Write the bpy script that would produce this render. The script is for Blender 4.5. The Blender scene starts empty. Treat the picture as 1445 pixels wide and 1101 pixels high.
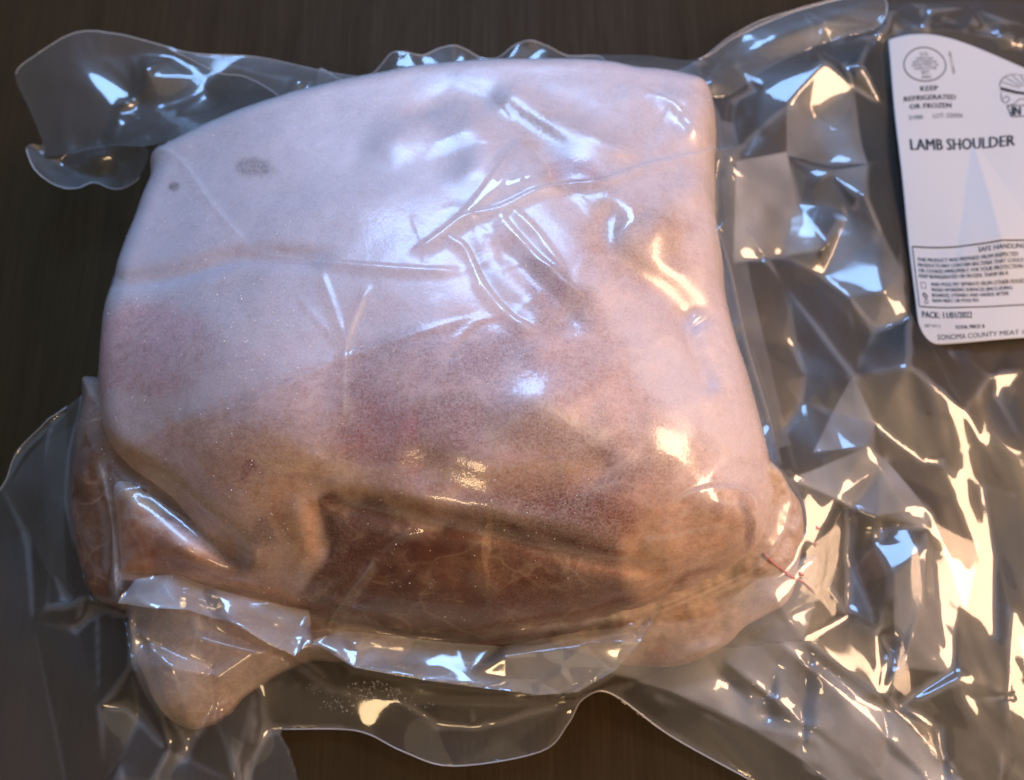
import bpy, math, random
import numpy as np
from mathutils import Vector, geometry

random.seed(7)
RNG = np.random.default_rng(11)
scene = bpy.context.scene

# ------------------------------------------------------------------ camera
TILT = math.radians(19.0)
LENS = 35.0
AIM = np.array([0.0, 0.0, 0.05])
DIST = 0.40 * LENS / 36.0
CAM = AIM + DIST * np.array([0.0, -math.sin(TILT), math.cos(TILT)])
cam_data = bpy.data.cameras.new('camera')
cam_data.lens = LENS
cam_data.sensor_width = 36.0
cam_data.clip_start = 0.01
cam_data.clip_end = 50.0
cam_data.dof.use_dof = True
cam_data.dof.focus_distance = 0.335
cam_data.dof.aperture_fstop = 9.0
cam = bpy.data.objects.new('camera', cam_data)
cam.location = CAM
cam.rotation_euler = (TILT, 0.0, 0.0)
scene.collection.objects.link(cam)
scene.camera = cam

# ------------------------------------------------------------------ world and lamps (indoor)
world = bpy.data.worlds.new('World')
scene.world = world
world.use_nodes = True
wbg = world.node_tree.nodes['Background']
wbg.inputs['Color'].default_value = (0.55, 0.50, 0.46, 1)
wbg.inputs['Strength'].default_value = 0.06


def area_light(name, loc, aim, size, size_y, power, color):
    ld = bpy.data.lights.new(name, 'AREA')
    ld.shape = 'RECTANGLE'
    ld.size = size
    ld.size_y = size_y
    ld.energy = power
    ld.color = color
    lo = bpy.data.objects.new(name, ld)
    lo.location = loc
    d = Vector(aim) - Vector(loc)
    lo.rotation_euler = d.to_track_quat('-Z', 'Y').to_euler()
    scene.collection.objects.link(lo)
    return lo


area_light('window_light', (-0.05, 0.98, 1.15), (0.0, 0.02, 0.05), 0.72, 0.50, 21.0, (0.30, 0.54, 1.0))
area_light('ceiling_lamp', (0.82, -0.05, 0.56), (0.0, 0.0, 0.05), 0.36, 0.32, 8.6, (1.0, 0.63, 0.40))
area_light('kitchen_lamp', (-0.22, -1.0, 0.85), (0.0, 0.0, 0.05), 0.26, 0.15, 2.4, (1.0, 0.68, 0.36))
area_light('lit_ceiling', (0.85, -0.20, 1.9), (0.1, 0.0, 0.0), 1.8, 1.8, 4.8, (1.0, 0.79, 0.52))

scene.view_settings.view_transform = 'Standard'
scene.view_settings.look = 'None'
scene.view_settings.exposure = 0.12
scene.view_settings.gamma = 1.0
scene.cycles.use_denoising = True
scene.cycles.transparent_max_bounces = 24
scene.cycles.max_bounces = 6
scene.cycles.diffuse_bounces = 3
scene.cycles.glossy_bounces = 3
scene.cycles.use_adaptive_sampling = True
scene.cycles.adaptive_threshold = 0.02
scene.cycles.sample_clamp_indirect = 6.0

# ------------------------------------------------------------------ plan helpers
FPX = 1445.0 * LENS / 36.0
RIGHT = np.array([1.0, 0.0, 0.0])
UP = np.array([0.0, math.cos(TILT), math.sin(TILT)])
FWD = np.array([0.0, math.sin(TILT), -math.cos(TILT)])


def ray(px, py):
    return FWD + RIGHT * ((px - 722.5) / FPX) - UP * ((py - 550.5) / FPX)


def at(px, py, z):
    """a point of the place at height z (metres) that shows at that spot of the photograph"""
    d = ray(px, py)
    t = (z - CAM[2]) / d[2]
    return CAM + d * t


def atc(p):
    return at(p[0], p[1], p[2] * 0.01)


STEP = 0.0007
X0, X1, Y0, Y1 = -0.275, 0.300, -0.245, 0.225
NX = int((X1 - X0) / STEP) + 1
NY = int((Y1 - Y0) / STEP) + 1
GX, GY = np.meshgrid(X0 + np.arange(NX) * STEP, Y0 + np.arange(NY) * STEP)   # [NY,NX]


def blur(a, sigma):
    """gaussian blur, sigma in metres"""
    s = sigma / STEP
    pad = int(3 * s) + 2
    b = np.pad(a, pad, mode='edge')
    fy = np.fft.fftfreq(b.shape[0])[:, None]
    fx = np.fft.rfftfreq(b.shape[1])[None, :]
    k = np.exp(-2 * (math.pi * s) ** 2 * (fx * fx + fy * fy))
    r = np.fft.irfft2(np.fft.rfft2(b) * k, s=b.shape)
    return r[pad:-pad, pad:-pad]


def vnoise(x, y, seed):
    r = np.random.default_rng(seed)
    tab = r.random((256, 256))
    xi = np.floor(x).astype(int)
    yi = np.floor(y).astype(int)
    fx = x - xi
    fy = y - yi
    fx = fx * fx * fx * (fx * (fx * 6 - 15) + 10)
    fy = fy * fy * fy * (fy * (fy * 6 - 15) + 10)
    a = tab[yi % 256, xi % 256]
    b = tab[yi % 256, (xi + 1) % 256]
    c = tab[(yi + 1) % 256, xi % 256]
    d = tab[(yi + 1) % 256, (xi + 1) % 256]
    return (a * (1 - fx) + b * fx) * (1 - fy) + (c * (1 - fx) + d * fx) * fy - 0.5


def fbm(x, y, scale, seed, octv=4, rough=0.5):
    """noise in metres: scale = size of the largest blotch"""
    if x.size > 200000:
        # coarse grid, then linear upsampling
        h = fbm(x[::2, ::2], y[::2, ::2], scale, seed, octv, rough)
        r = np.empty(x.shape)
        r[::2, ::2] = h
        e = r[:, 1::2].shape[1]
        nxt = np.concatenate([h[:, 1:], h[:, -1:]], 1)[:, :e]
        r[::2, 1::2] = 0.5 * (h[:, :e] + nxt)
        e = r[1::2].shape[0]
        top = r[::2]
        low = np.concatenate([top[1:], top[-1:]], 0)[:e]
        r[1::2] = 0.5 * (top[:e] + low)
        return r
    v = np.zeros_like(x)
    amp, f = 1.0, 1.0 / scale
    for o in range(octv):
        v += amp * vnoise(x * f + 17.3 * o + 100, y * f - 9.1 * o + 100, seed + o)
        amp *= rough
        f *= 2.03
    return v


def smooth(e0, e1, x):
    t = np.clip((x - e0) / (e1 - e0), 0, 1)
    return t * t * (3 - 2 * t)


def poly_sdf(poly, x, y, want_near=False):
    """signed distance to a closed polygon, positive inside"""
    p = np.asarray(poly)[:, :2]
    q = np.roll(p, -1, axis=0)
    best = np.full(x.shape, 1e9)
    inside = np.zeros(x.shape, bool)
    nx_, ny_ = np.zeros(x.shape), np.zeros(x.shape)
    for (ax, ay), (bx_, by_) in zip(p, q):
        dx, dy = bx_ - ax, by_ - ay
        l2 = dx * dx + dy * dy + 1e-18
        t = np.clip(((x - ax) * dx + (y - ay) * dy) / l2, 0, 1)
        cx, cy = ax + t * dx, ay + t * dy
        d = (x - cx) ** 2 + (y - cy) ** 2
        m = d < best
        best = np.where(m, d, best)
        if want_near:
            nx_ = np.where(m, cx, nx_)
            ny_ = np.where(m, cy, ny_)
        if abs(dy) > 1e-15:
            c = ((ay > y) != (by_ > y)) & (x < dx * (y - ay) / dy + ax)
            inside ^= c
    d = np.sqrt(best)
    d = np.where(inside, d, -d)
    return (d, nx_, ny_) if want_near else d


def plan_sdf(poly, margin=0.012):
    """signed distance over the whole plan grid, worked out only near the polygon"""
    A_ = np.asarray(poly)[:, :2]
    i0, i1 = int(max(0, (A_[:, 0].min() - margin - X0) / STEP)), int(min(NX, (A_[:, 0].max() + margin - X0) / STEP + 2))
    j0, j1 = int(max(0, (A_[:, 1].min() - margin - Y0) / STEP)), int(min(NY, (A_[:, 1].max() + margin - Y0) / STEP + 2))
    r = np.full(GX.shape, -margin)
    if i1 > i0 and j1 > j0:
        r[j0:j1, i0:i1] = poly_sdf(poly, GX[j0:j1, i0:i1], GY[j0:j1, i0:i1])
    return r


def line_dist(pts, x, y):
    """distance to an open polyline, and position 0..1 along it"""
    p = np.asarray(pts)[:, :2]
    seg = np.hypot(*(p[1:] - p[:-1]).T)
    tot = seg.sum() + 1e-12
    best = np.full(x.shape, 1e9)
    along = np.zeros(x.shape)
    side = np.zeros(x.shape)
    s0 = 0.0
    for (ax, ay), (bx_, by_), l in zip(p[:-1], p[1:], seg):
        dx, dy = bx_ - ax, by_ - ay
        t = np.clip(((x - ax) * dx + (y - ay) * dy) / (dx * dx + dy * dy + 1e-18), 0, 1)
        d = np.hypot(x - ax - t * dx, y - ay - t * dy)
        m = d < best
        best = np.where(m, d, best)
        along = np.where(m, (s0 + t * l) / tot, along)
        side = np.where(m, np.sign(dx * (y - ay) - dy * (x - ax)), side)
        s0 += l
    return best, along, side


def spline(pts, n=8, closed=False):
    """Catmull-Rom through points of any dimension"""
    P = [np.asarray(p, float) for p in pts]
    if closed:
        P = [P[-1]] + P + [P[0], P[1]]
    else:
        P = [2 * P[0] - P[1]] + P + [2 * P[-1] - P[-2]]
    out = []
    for i in range(1, len(P) - 2):
        p0, p1, p2, p3 = P[i - 1], P[i], P[i + 1], P[i + 2]
        for k in range(n):
            t = k / n
            out.append(0.5 * ((2 * p1) + (p2 - p0) * t + (2 * p0 - 5 * p1 + 4 * p2 - p3) * t * t
                              + (3 * p1 - p0 - 3 * p2 + p3) * t ** 3))
    if not closed:
        out.append(P[-2])
    return out


def tps(points, gx, gy, reg=1e-6):
    """thin plate spline through (x, y, z) points"""
    P = np.asarray(points)
    n = len(P)
    d2 = (P[:, None, 0] - P[None, :, 0]) ** 2 + (P[:, None, 1] - P[None, :, 1]) ** 2
    K = 0.5 * d2 * np.log(d2 + 1e-12) + reg * np.eye(n)
    A = np.zeros((n + 3, n + 3))
    A[:n, :n] = K
    A[:n, n] = A[n, :n] = 1
    A[:n, n + 1] = A[n + 1, :n] = P[:, 0]
    A[:n, n + 2] = A[n + 2, :n] = P[:, 1]
    w = np.linalg.solve(A, np.concatenate([P[:, 2], [0, 0, 0]]))
    z = w[n] + w[n + 1] * gx + w[n + 2] * gy
    for i in range(n):
        q = (gx - P[i, 0]) ** 2 + (gy - P[i, 1]) ** 2
        z = z + w[i] * 0.5 * q * np.log(q + 1e-12)
    return z


def sample(field, x, y):
    fx = np.clip((np.asarray(x) - X0) / STEP, 0, NX - 1.001)
    fy = np.clip((np.asarray(y) - Y0) / STEP, 0, NY - 1.001)
    i, j = fx.astype(int), fy.astype(int)
    u, v = fx - i, fy - j
    return ((field[j, i] * (1 - u) + field[j, i + 1] * u) * (1 - v)
            + (field[j + 1, i] * (1 - u) + field[j + 1, i + 1] * u) * v)


def hit(field, px, py):
    """where the surface 'field' lies for that spot of the photograph"""
    d = ray(px, py)
    ts = (np.linspace(0.125, -0.002, 400) - CAM[2]) / d[2]
    P = CAM[None] + d[None] * ts[:, None]
    h = sample(field, P[:, 0], P[:, 1])
    k = np.argmax(P[:, 2] <= h)
    if P[k, 2] > h[k]:
        k = len(P) - 1
    return P[k]


def crease_sheet(lines, gx, gy, fill=0.0):
    """height field made of flat facets hung between crease lines [(x,y,z)...]"""
    verts, edges, zs = [], [], []
    index = {}

    def vid(p):
        k = (round(p[0], 5), round(p[1], 5))
        if k not in index:
            index[k] = len(verts)
            verts.append(Vector((p[0], p[1])))
            zs.append(p[2])
        return index[k]
    for ln in lines:
        ids = [vid(p) for p in ln]
        for a, b in zip(ids[:-1], ids[1:]):
            if a != b:
                edges.append((a, b))
    ov, oe, of, orig, _, _ = geometry.delaunay_2d_cdt(verts, edges, [], 0, 1e-6)
    oz = []
    zs_a = np.array(zs)
    vxy = np.array([[v.x, v.y] for v in verts])
    for v, src in zip(ov, orig):
        if len(src):
            oz.append(zs_a[src[0]])
        else:
            # crossing of two creases: take the mean of the nearest ends
            d = np.hypot(vxy[:, 0] - v.x, vxy[:, 1] - v.y)
            k = np.argsort(d)[:3]
            w = 1 / (d[k] + 1e-5)
            oz.append(float((zs_a[k] * w).sum() / w.sum()))
    Z = np.full(gx.shape, fill)
    x0, y0 = gx[0, 0], gy[0, 0]
    st = gx[0, 1] - gx[0, 0]
    for f in of:
        a, b, c = [(ov[i].x, ov[i].y, oz[i]) for i in f]
        i0 = max(0, int((min(a[0], b[0], c[0]) - x0) / st) - 1)
        i1 = min(gx.shape[1], int((max(a[0], b[0], c[0]) - x0) / st) + 2)
        j0 = max(0, int((min(a[1], b[1], c[1]) - y0) / st) - 1)
        j1 = min(gx.shape[0], int((max(a[1], b[1], c[1]) - y0) / st) + 2)
        if i1 <= i0 or j1 <= j0:
            continue
        x, y = gx[j0:j1, i0:i1], gy[j0:j1, i0:i1]
        den = (b[1] - c[1]) * (a[0] - c[0]) + (c[0] - b[0]) * (a[1] - c[1])
        if abs(den) < 1e-14:
            continue
        l1 = ((b[1] - c[1]) * (x - c[0]) + (c[0] - b[0]) * (y - c[1])) / den
        l2 = ((c[1] - a[1]) * (x - c[0]) + (a[0] - c[0]) * (y - c[1])) / den
        l3 = 1 - l1 - l2
        m = (l1 >= -1e-6) & (l2 >= -1e-6) & (l3 >= -1e-6)
        Z[j0:j1, i0:i1] = np.where(m, l1 * a[2] + l2 * b[2] + l3 * c[2], Z[j0:j1, i0:i1])
    return Z


# ------------------------------------------------------------------ object helpers
def link(o, parent=None):
    scene.collection.objects.link(o)
    if parent is not None:
        o.parent = parent
    return o


def empty(name, label, cat, loc):
    o = bpy.data.objects.new(name, None)
    o.location = loc
    o.empty_display_size = 0.02
    o['label'] = label
    o['category'] = cat
    return link(o)


def mesh_obj(name, co, faces, mat, parent=None, attrs=None, smooth_=True, loops=None):
    me = bpy.data.meshes.new(name)
    co = np.asarray(co, float)
    if parent is not None:
        base = np.array(parent.matrix_world.translation if parent.parent is None else (0, 0, 0))
        p = parent
        base = np.zeros(3)
        while p is not None:
            base += np.array(p.location)
            p = p.parent
        co = co - base
    if isinstance(faces, np.ndarray):
        n, k = faces.shape
        me.vertices.add(len(co))
        me.vertices.foreach_set('co', co.ravel())
        me.loops.add(n * k)
        me.loops.foreach_set('vertex_index', faces.ravel().astype(np.int32))
        me.polygons.add(n)
        me.polygons.foreach_set('loop_start', np.arange(0, n * k, k, dtype=np.int32))
        me.update(calc_edges=True)
        me.validate()
    else:
        me.from_pydata([tuple(c) for c in co], [], faces)
    if smooth_:
        me.polygons.foreach_set('use_smooth', np.ones(len(me.polygons), bool))
    for k, v in (attrs or {}).items():
        if v.ndim == 1:
            a = me.attributes.new(k, 'FLOAT', 'POINT')
            a.data.foreach_set('value', v.astype(np.float32))
        else:
            a = me.attributes.new(k, 'FLOAT_COLOR', 'POINT')
            c = np.ones((len(v), 4), np.float32)
            c[:, :3] = v
            a.data.foreach_set('color', c.ravel())
    me.materials.append(mat)
    o = bpy.data.objects.new(name, me)
    return link(o, parent)


def grid_part(name, Z, mask_poly, mat, parent, attrs=None, skirt=None, gx=None, gy=None):
    """mesh of a height field inside a plan polygon, boundary pulled onto the polygon;
    skirt: close it downwards to that height"""
    gx = GX if gx is None else gx
    gy = GY if gy is None else gy
    ny, nx = gx.shape
    sd = poly_sdf(mask_poly, gx, gy)
    ins = sd > 0
    near = (~ins) & (sd > -2.2 * (gx[0, 1] - gx[0, 0]))
    _, nx1, ny1 = poly_sdf(mask_poly, gx[near], gy[near], True)
    cx, cy = gx.copy(), gy.copy()
    cx[near], cy[near] = nx1, ny1
    cell = ins[:-1, :-1] | ins[1:, :-1] | ins[:-1, 1:] | ins[1:, 1:]
    used = np.zeros(gx.shape, bool)
    used[:-1, :-1] |= cell
    used[1:, :-1] |= cell
    used[:-1, 1:] |= cell
    used[1:, 1:] |= cell
    x = np.where(ins, gx, cx)
    y = np.where(ins, gy, cy)
    idx = np.full(gx.shape, -1)
    idx[used] = np.arange(used.sum())
    j, i = np.nonzero(cell)
    F = np.stack([idx[j, i], idx[j, i + 1], idx[j + 1, i + 1], idx[j + 1, i]], 1)
    co = np.stack([x[used], y[used], Z[used]], 1)
    at_ = {k: v[used] for k, v in (attrs or {}).items()}
    if skirt is not None:
        n0 = len(co)
        # side walls along boundary edges, down to the table
        e = np.concatenate([F[:, [0, 1]], F[:, [1, 2]], F[:, [2, 3]], F[:, [3, 0]]])
        key = np.sort(e, 1)
        kk = key[:, 0].astype(np.int64) * (n0 + 1) + key[:, 1]
        u, inv, cnt = np.unique(kk, return_inverse=True, return_counts=True)
        be = e[cnt[inv] == 1]
        bv = np.unique(be)
        remap = np.full(n0, -1)
        remap[bv] = n0 + np.arange(len(bv))
        low = co[bv].copy()
        low[:, 2] = skirt
        co = np.concatenate([co, low])
        W = np.stack([be[:, 1], be[:, 0], remap[be[:, 0]], remap[be[:, 1]]], 1)
        F = np.concatenate([F, W])
        at_ = {k: np.concatenate([v, v[bv]]) for k, v in at_.items()}
    return mesh_obj(name, co, F, mat, parent, at_)


def tube(name, pts, r, mat, parent, sides=6, taper=None):
    P = np.asarray(pts, float)
    n = len(P)
    V, Fc = [], []
    for k in range(n):
        t = P[min(k + 1, n - 1)] - P[max(k - 1, 0)]
        t = t / (np.linalg.norm(t) + 1e-12)
        a = np.cross(t, [0, 0, 1.0])
        if np.linalg.norm(a) < 1e-4:
            a = np.array([1.0, 0, 0])
        a /= np.linalg.norm(a)
        b = np.cross(a, t)
        rr = r * (taper(k / (n - 1)) if taper else 1.0)
        for s in range(sides):
            w = 2 * math.pi * s / sides
            V.append(P[k] + rr * (math.cos(w) * a + math.sin(w) * b))
    for k in range(n - 1):
        for s in range(sides):
            s2 = (s + 1) % sides
            Fc.append((k * sides + s, k * sides + s2, (k + 1) * sides + s2, (k + 1) * sides + s))
    Fc.append(tuple(range(sides))[::-1])
    Fc.append(tuple((n - 1) * sides + s for s in range(sides)))
    return mesh_obj(name, V, Fc, mat, parent)


# ------------------------------------------------------------------ materials
def new_mat(name):
    m = bpy.data.materials.new(name)
    m.use_nodes = True
    nt = m.node_tree
    nt.nodes.clear()
    out = nt.nodes.new('ShaderNodeOutputMaterial')
    return m, nt, out


def nd(nt, t, **kw):
    n = nt.nodes.new(t)
    for k, v in kw.items():
        if k.startswith('i_'):
            key = k[2:].replace('_', ' ')
            n.inputs[int(key) if key.isdigit() else key].default_value = v
        else:
            setattr(n, k, v)
    return n


def math_(nt, op, a, b=None, clamp=False):
    n = nt.nodes.new('ShaderNodeMath')
    n.operation = op
    n.use_clamp = clamp
    for i, v in enumerate((a, b)):
        if v is None:
            continue
        if isinstance(v, (int, float)):
            n.inputs[i].default_value = v
        else:
            nt.links.new(v, n.inputs[i])
    return n.outputs[0]


def noise_(nt, vec, scale, detail=4, rough=0.55):
    n = nd(nt, 'ShaderNodeTexNoise', i_Scale=scale, i_Detail=detail, i_Roughness=rough)
    nt.links.new(vec, n.inputs['Vector'])
    return n.outputs['Fac']


def ramp_(nt, fac, stops):
    n = nt.nodes.new('ShaderNodeValToRGB')
    el = n.color_ramp.elements
    while len(el) < len(stops):
        el.new(0.5)
    for e, (p, c) in zip(el, stops):
        e.position = p
        e.color = (*c, 1) if len(c) == 3 else c
    nt.links.new(fac, n.inputs[0])
    return n.outputs[0]


def mixc(nt, fac, a, b, mode='MIX'):
    n = nt.nodes.new('ShaderNodeMix')
    n.data_type = 'RGBA'
    n.blend_type = mode
    for s, v in ((n.inputs[0], fac), (n.inputs[6], a), (n.inputs[7], b)):
        if isinstance(v, (int, float)):
            s.default_value = v
        elif isinstance(v, tuple):
            s.default_value = (*v, 1)
        else:
            nt.links.new(v, s)
    return n.outputs[2]


def table_material():
    m, nt, out = new_mat('dark_table_wood')
    tc = nt.nodes.new('ShaderNodeTexCoord')
    mp = nd(nt, 'ShaderNodeMapping')
    mp.inputs['Scale'].default_value = (1.0, 0.035, 1.0)
    nt.links.new(tc.outputs['Object'], mp.inputs['Vector'])
    g = noise_(nt, mp.outputs[0], 620, 5, 0.65)
    g2 = noise_(nt, mp.outputs[0], 90, 3, 0.5)
    big = noise_(nt, tc.outputs['Object'], 9, 3, 0.5)
    v = math_(nt, 'ADD', math_(nt, 'MULTIPLY', g, 0.6), math_(nt, 'MULTIPLY', g2, 0.4))
    col = ramp_(nt, v, [(0.30, (0.026, 0.015, 0.0055)), (0.52, (0.040, 0.0245, 0.009)), (0.75, (0.062, 0.039, 0.015))])
    col = mixc(nt, math_(nt, 'MULTIPLY', big, 0.5), col, (0.034, 0.024, 0.012))
    b = nd(nt, 'ShaderNodeBsdfPrincipled')
    nt.links.new(col, b.inputs['Base Color'])
    b.inputs['Specular IOR Level'].default_value = 0.05
    nt.links.new(ramp_(nt, v, [(0.3, (0.62,) * 3), (0.7, (0.45,) * 3)]), b.inputs['Roughness'])
    bp = nd(nt, 'ShaderNodeBump', i_Strength=0.15, i_Distance=0.0003)
    nt.links.new(v, bp.inputs['Height'])
    nt.links.new(bp.outputs[0], b.inputs['Normal'])
    nt.links.new(b.outputs[0], out.inputs[0])
    return m


def meat_material():
    m, nt, out = new_mat('frozen_lamb')
    tc = nt.nodes.new('ShaderNodeTexCoord')
    ob = tc.outputs['Object']
    col = nd(nt, 'ShaderNodeAttribute', attribute_name='tint').outputs['Color']
    fr = nd(nt, 'ShaderNodeAttribute', attribute_name='frost').outputs['Fac']
    # muscle fibre and fat mottling
    n1 = noise_(nt, ob, 55, 4, 0.62)
    n2 = noise_(nt, ob, 230, 3, 0.6)
    n3 = noise_(nt, ob, 900, 1, 0.6)
    col = mixc(nt, ramp_(nt, n1, [(0.42, (0, 0, 0)), (0.70, (0.55,) * 3)]), col, mixc(nt, 0.5, col, (0.70, 0.46, 0.36)))
    col = mixc(nt, ramp_(nt, n2, [(0.35, (0.45,) * 3), (0.6, (0, 0, 0))]), col, mixc(nt, 1.0, col, (0.62, 0.50, 0.47), 'MULTIPLY'))
    col = mixc(nt, ramp_(nt, n3, [(0.35, (0.30,) * 3), (0.6, (0, 0, 0))]), col, mixc(nt, 1.0, col, (0.6, 0.5, 0.48), 'MULTIPLY'))
    # thin pale membranes between the muscle bundles, and drawn-out fibre
    dv = nd(nt, 'ShaderNodeTexNoise', i_Scale=70.0, i_Detail=2.0)
    nt.links.new(ob, dv.inputs['Vector'])
    vm = nd(nt, 'ShaderNodeVectorMath', operation='MULTIPLY_ADD')
    nt.links.new(dv.outputs['Color'], vm.inputs[0])
    vm.inputs[1].default_value = (0.022, 0.022, 0.022)
    nt.links.new(ob, vm.inputs[2])
    vo = nd(nt, 'ShaderNodeTexVoronoi', i_Scale=48.0, feature='DISTANCE_TO_EDGE')
    nt.links.new(vm.outputs[0], vo.inputs['Vector'])
    line = ramp_(nt, vo.outputs['Distance'], [(0.0, (0.65,) * 3), (0.06, (0, 0, 0))])
    line = math_(nt, 'MULTIPLY', line, ramp_(nt, n1, [(0.42, (0, 0, 0)), (0.58, (1, 1, 1))]))
    col = mixc(nt, line, col, mixc(nt, 0.55, col, (0.74, 0.56, 0.46)))
    mpf = nd(nt, 'ShaderNodeMapping')
    mpf.inputs['Rotation'].default_value = (0, 0, -0.25)
    mpf.inputs['Scale'].default_value = (0.16, 1.0, 0.6)
    nt.links.new(vm.outputs[0], mpf.inputs['Vector'])
    fib = noise_(nt, mpf.outputs[0], 520, 2, 0.6)
    col = mixc(nt, ramp_(nt, fib, [(0.36, (0.36,) * 3), (0.58, (0, 0, 0))]), col, mixc(nt, 1.0, col, (0.58, 0.42, 0.40), 'MULTIPLY'))
    # rime: grainy, breaks up where it thins
    g = noise_(nt, ob, 1100, 1, 0.7)
    g2 = noise_(nt, ob, 130, 4, 0.6)
    gg = math_(nt, 'ADD', math_(nt, 'MULTIPLY', g, 0.75), math_(nt, 'MULTIPLY', g2, 0.25))
    f = math_(nt, 'ADD', fr, math_(nt, 'MULTIPLY', math_(nt, 'SUBTRACT', gg, 0.5), 1.5))
    f = math_(nt, 'MULTIPLY', f, math_(nt, 'MINIMUM', math_(nt, 'MULTIPLY', fr, 6.0), 1.0), True)
    col = mixc(nt, math_(nt, 'MULTIPLY', f, 0.82), col, (0.73, 0.635, 0.68))
    b = nd(nt, 'ShaderNodeBsdfPrincipled')
    nt.links.new(col, b.inputs['Base Color'])
    b.inputs['Roughness'].default_value = 0.55
    bp = nd(nt, 'ShaderNodeBump', i_Strength=0.35, i_Distance=0.0005)
    hh = math_(nt, 'ADD', math_(nt, 'MULTIPLY', n2, 0.4), math_(nt, 'MULTIPLY', g, 0.5))
    nt.links.new(hh, bp.inputs['Height'])
    nt.links.new(bp.outputs[0], b.inputs['Normal'])
    nt.links.new(b.outputs[0], out.inputs[0])
    return m


def film_material(name, milk=0.05, rough=0.07, emboss=0.0, gain=1.0, tint=(0.97, 0.965, 0.95), folds=False):
    """clear plastic sheet: sees through, mirrors a little, a trace of milkiness; whitened where it is folded double"""
    m, nt, out = new_mat(name)
    tc = nt.nodes.new('ShaderNodeTexCoord')
    ob = tc.outputs['Object']
    nrm = None
    if emboss > 0:
        mp = nd(nt, 'ShaderNodeMapping')
        mp.inputs['Rotation'].default_value = (0, 0, 0.35)
        nt.links.new(ob, mp.inputs['Vector'])
        w1 = nd(nt, 'ShaderNodeTexWave', i_Scale=110.0, bands_direction='X')
        w2 = nd(nt, 'ShaderNodeTexWave', i_Scale=110.0, bands_direction='Y')
        nt.links.new(mp.outputs[0], w1.inputs['Vector'])
        nt.links.new(mp.outputs[0], w2.inputs['Vector'])
        h = math_(nt, 'MULTIPLY', w1.outputs['Fac'], w2.outputs['Fac'])
        bp2 = nd(nt, 'ShaderNodeBump', i_Strength=emboss, i_Distance=0.0004)
        nt.links.new(h, bp2.inputs['Height'])
        nrm = bp2.outputs[0]
    lw = nd(nt, 'ShaderNodeLayerWeight', i_Blend=0.5)
    f5 = math_(nt, 'POWER', lw.outputs['Facing'], 4.0)
    R = math_(nt, 'ADD', math_(nt, 'MULTIPLY', f5, 0.6), 0.075 * gain, True)
    gl = nd(nt, 'ShaderNodeBsdfGlossy', i_Roughness=rough)
    g2 = nd(nt, 'ShaderNodeBsdfGlossy', i_Roughness=0.42)
    if nrm is not None:
        nt.links.new(nrm, gl.inputs['Normal'])
    gm = nd(nt, 'ShaderNodeMixShader', i_0=0.36)
    nt.links.new(gl.outputs[0], gm.inputs[1])
    nt.links.new(g2.outputs[0], gm.inputs[2])
    tr = nt.nodes.new('ShaderNodeBsdfTransparent')
    tr.inputs['Color'].default_value = (*tint, 1)
    df = nt.nodes.new('ShaderNodeBsdfDiffuse')
    df.inputs['Color'].default_value = (0.85, 0.85, 0.85, 1)
    mk = nd(nt, 'ShaderNodeMixShader')
    mk.inputs[0].default_value = milk
    if folds:
        fo = nd(nt, 'ShaderNodeAttribute', attribute_name='fold').outputs['Fac']
        cl = nd(nt, 'ShaderNodeAttribute', attribute_name='cling').outputs['Fac']
        ti = nd(nt, 'ShaderNodeAttribute', attribute_name='tight').outputs['Fac']
        nt.links.new(math_(nt, 'ADD', math_(nt, 'MULTIPLY', fo, 0.30), math_(nt, 'SUBTRACT', milk, math_(nt, 'MULTIPLY', ti, milk * 0.9)), True), mk.inputs[0])
        bp = nd(nt, 'ShaderNodeBump', i_Distance=0.0006)
        nt.links.new(math_(nt, 'MULTIPLY', ti, 0.16), bp.inputs['Strength'])
        nt.links.new(noise_(nt, ob, 520, 2, 0.6), bp.inputs['Height'])
        nt.links.new(bp.outputs[0], gl.inputs['Normal'])
        nt.links.new(math_(nt, 'ADD', math_(nt, 'MULTIPLY', cl, 0.16), rough), gl.inputs['Roughness'])
        nt.links.new(math_(nt, 'ADD', math_(nt, 'MULTIPLY', cl, 0.30), 0.36), gm.inputs[0])
    nt.links.new(tr.outputs[0], mk.inputs[1])
    nt.links.new(df.outputs[0], mk.inputs[2])
    fin = nt.nodes.new('ShaderNodeMixShader')
    nt.links.new(R, fin.inputs[0])
    nt.links.new(mk.outputs[0], fin.inputs[1])
    nt.links.new(gm.outputs[0], fin.inputs[2])
    nt.links.new(fin.outputs[0], out.inputs[0])
    return m


def plain_material(name, col, rough=0.6, spec=0.4, noise_amt=0.15, nscale=60):
    m, nt, out = new_mat(name)
    tc = nt.nodes.new('ShaderNodeTexCoord')
    n = noise_(nt, tc.outputs['Object'], nscale, 4, 0.6)
    c = mixc(nt, math_(nt, 'MULTIPLY', n, noise_amt * 2), col, tuple(v * 0.6 for v in col))
    b = nd(nt, 'ShaderNodeBsdfPrincipled')
    nt.links.new(c, b.inputs['Base Color'])
    b.inputs['Roughness'].default_value = rough
    b.inputs['Specular IOR Level'].default_value = spec
    nt.links.new(b.outputs[0], out.inputs[0])
    return m


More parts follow.
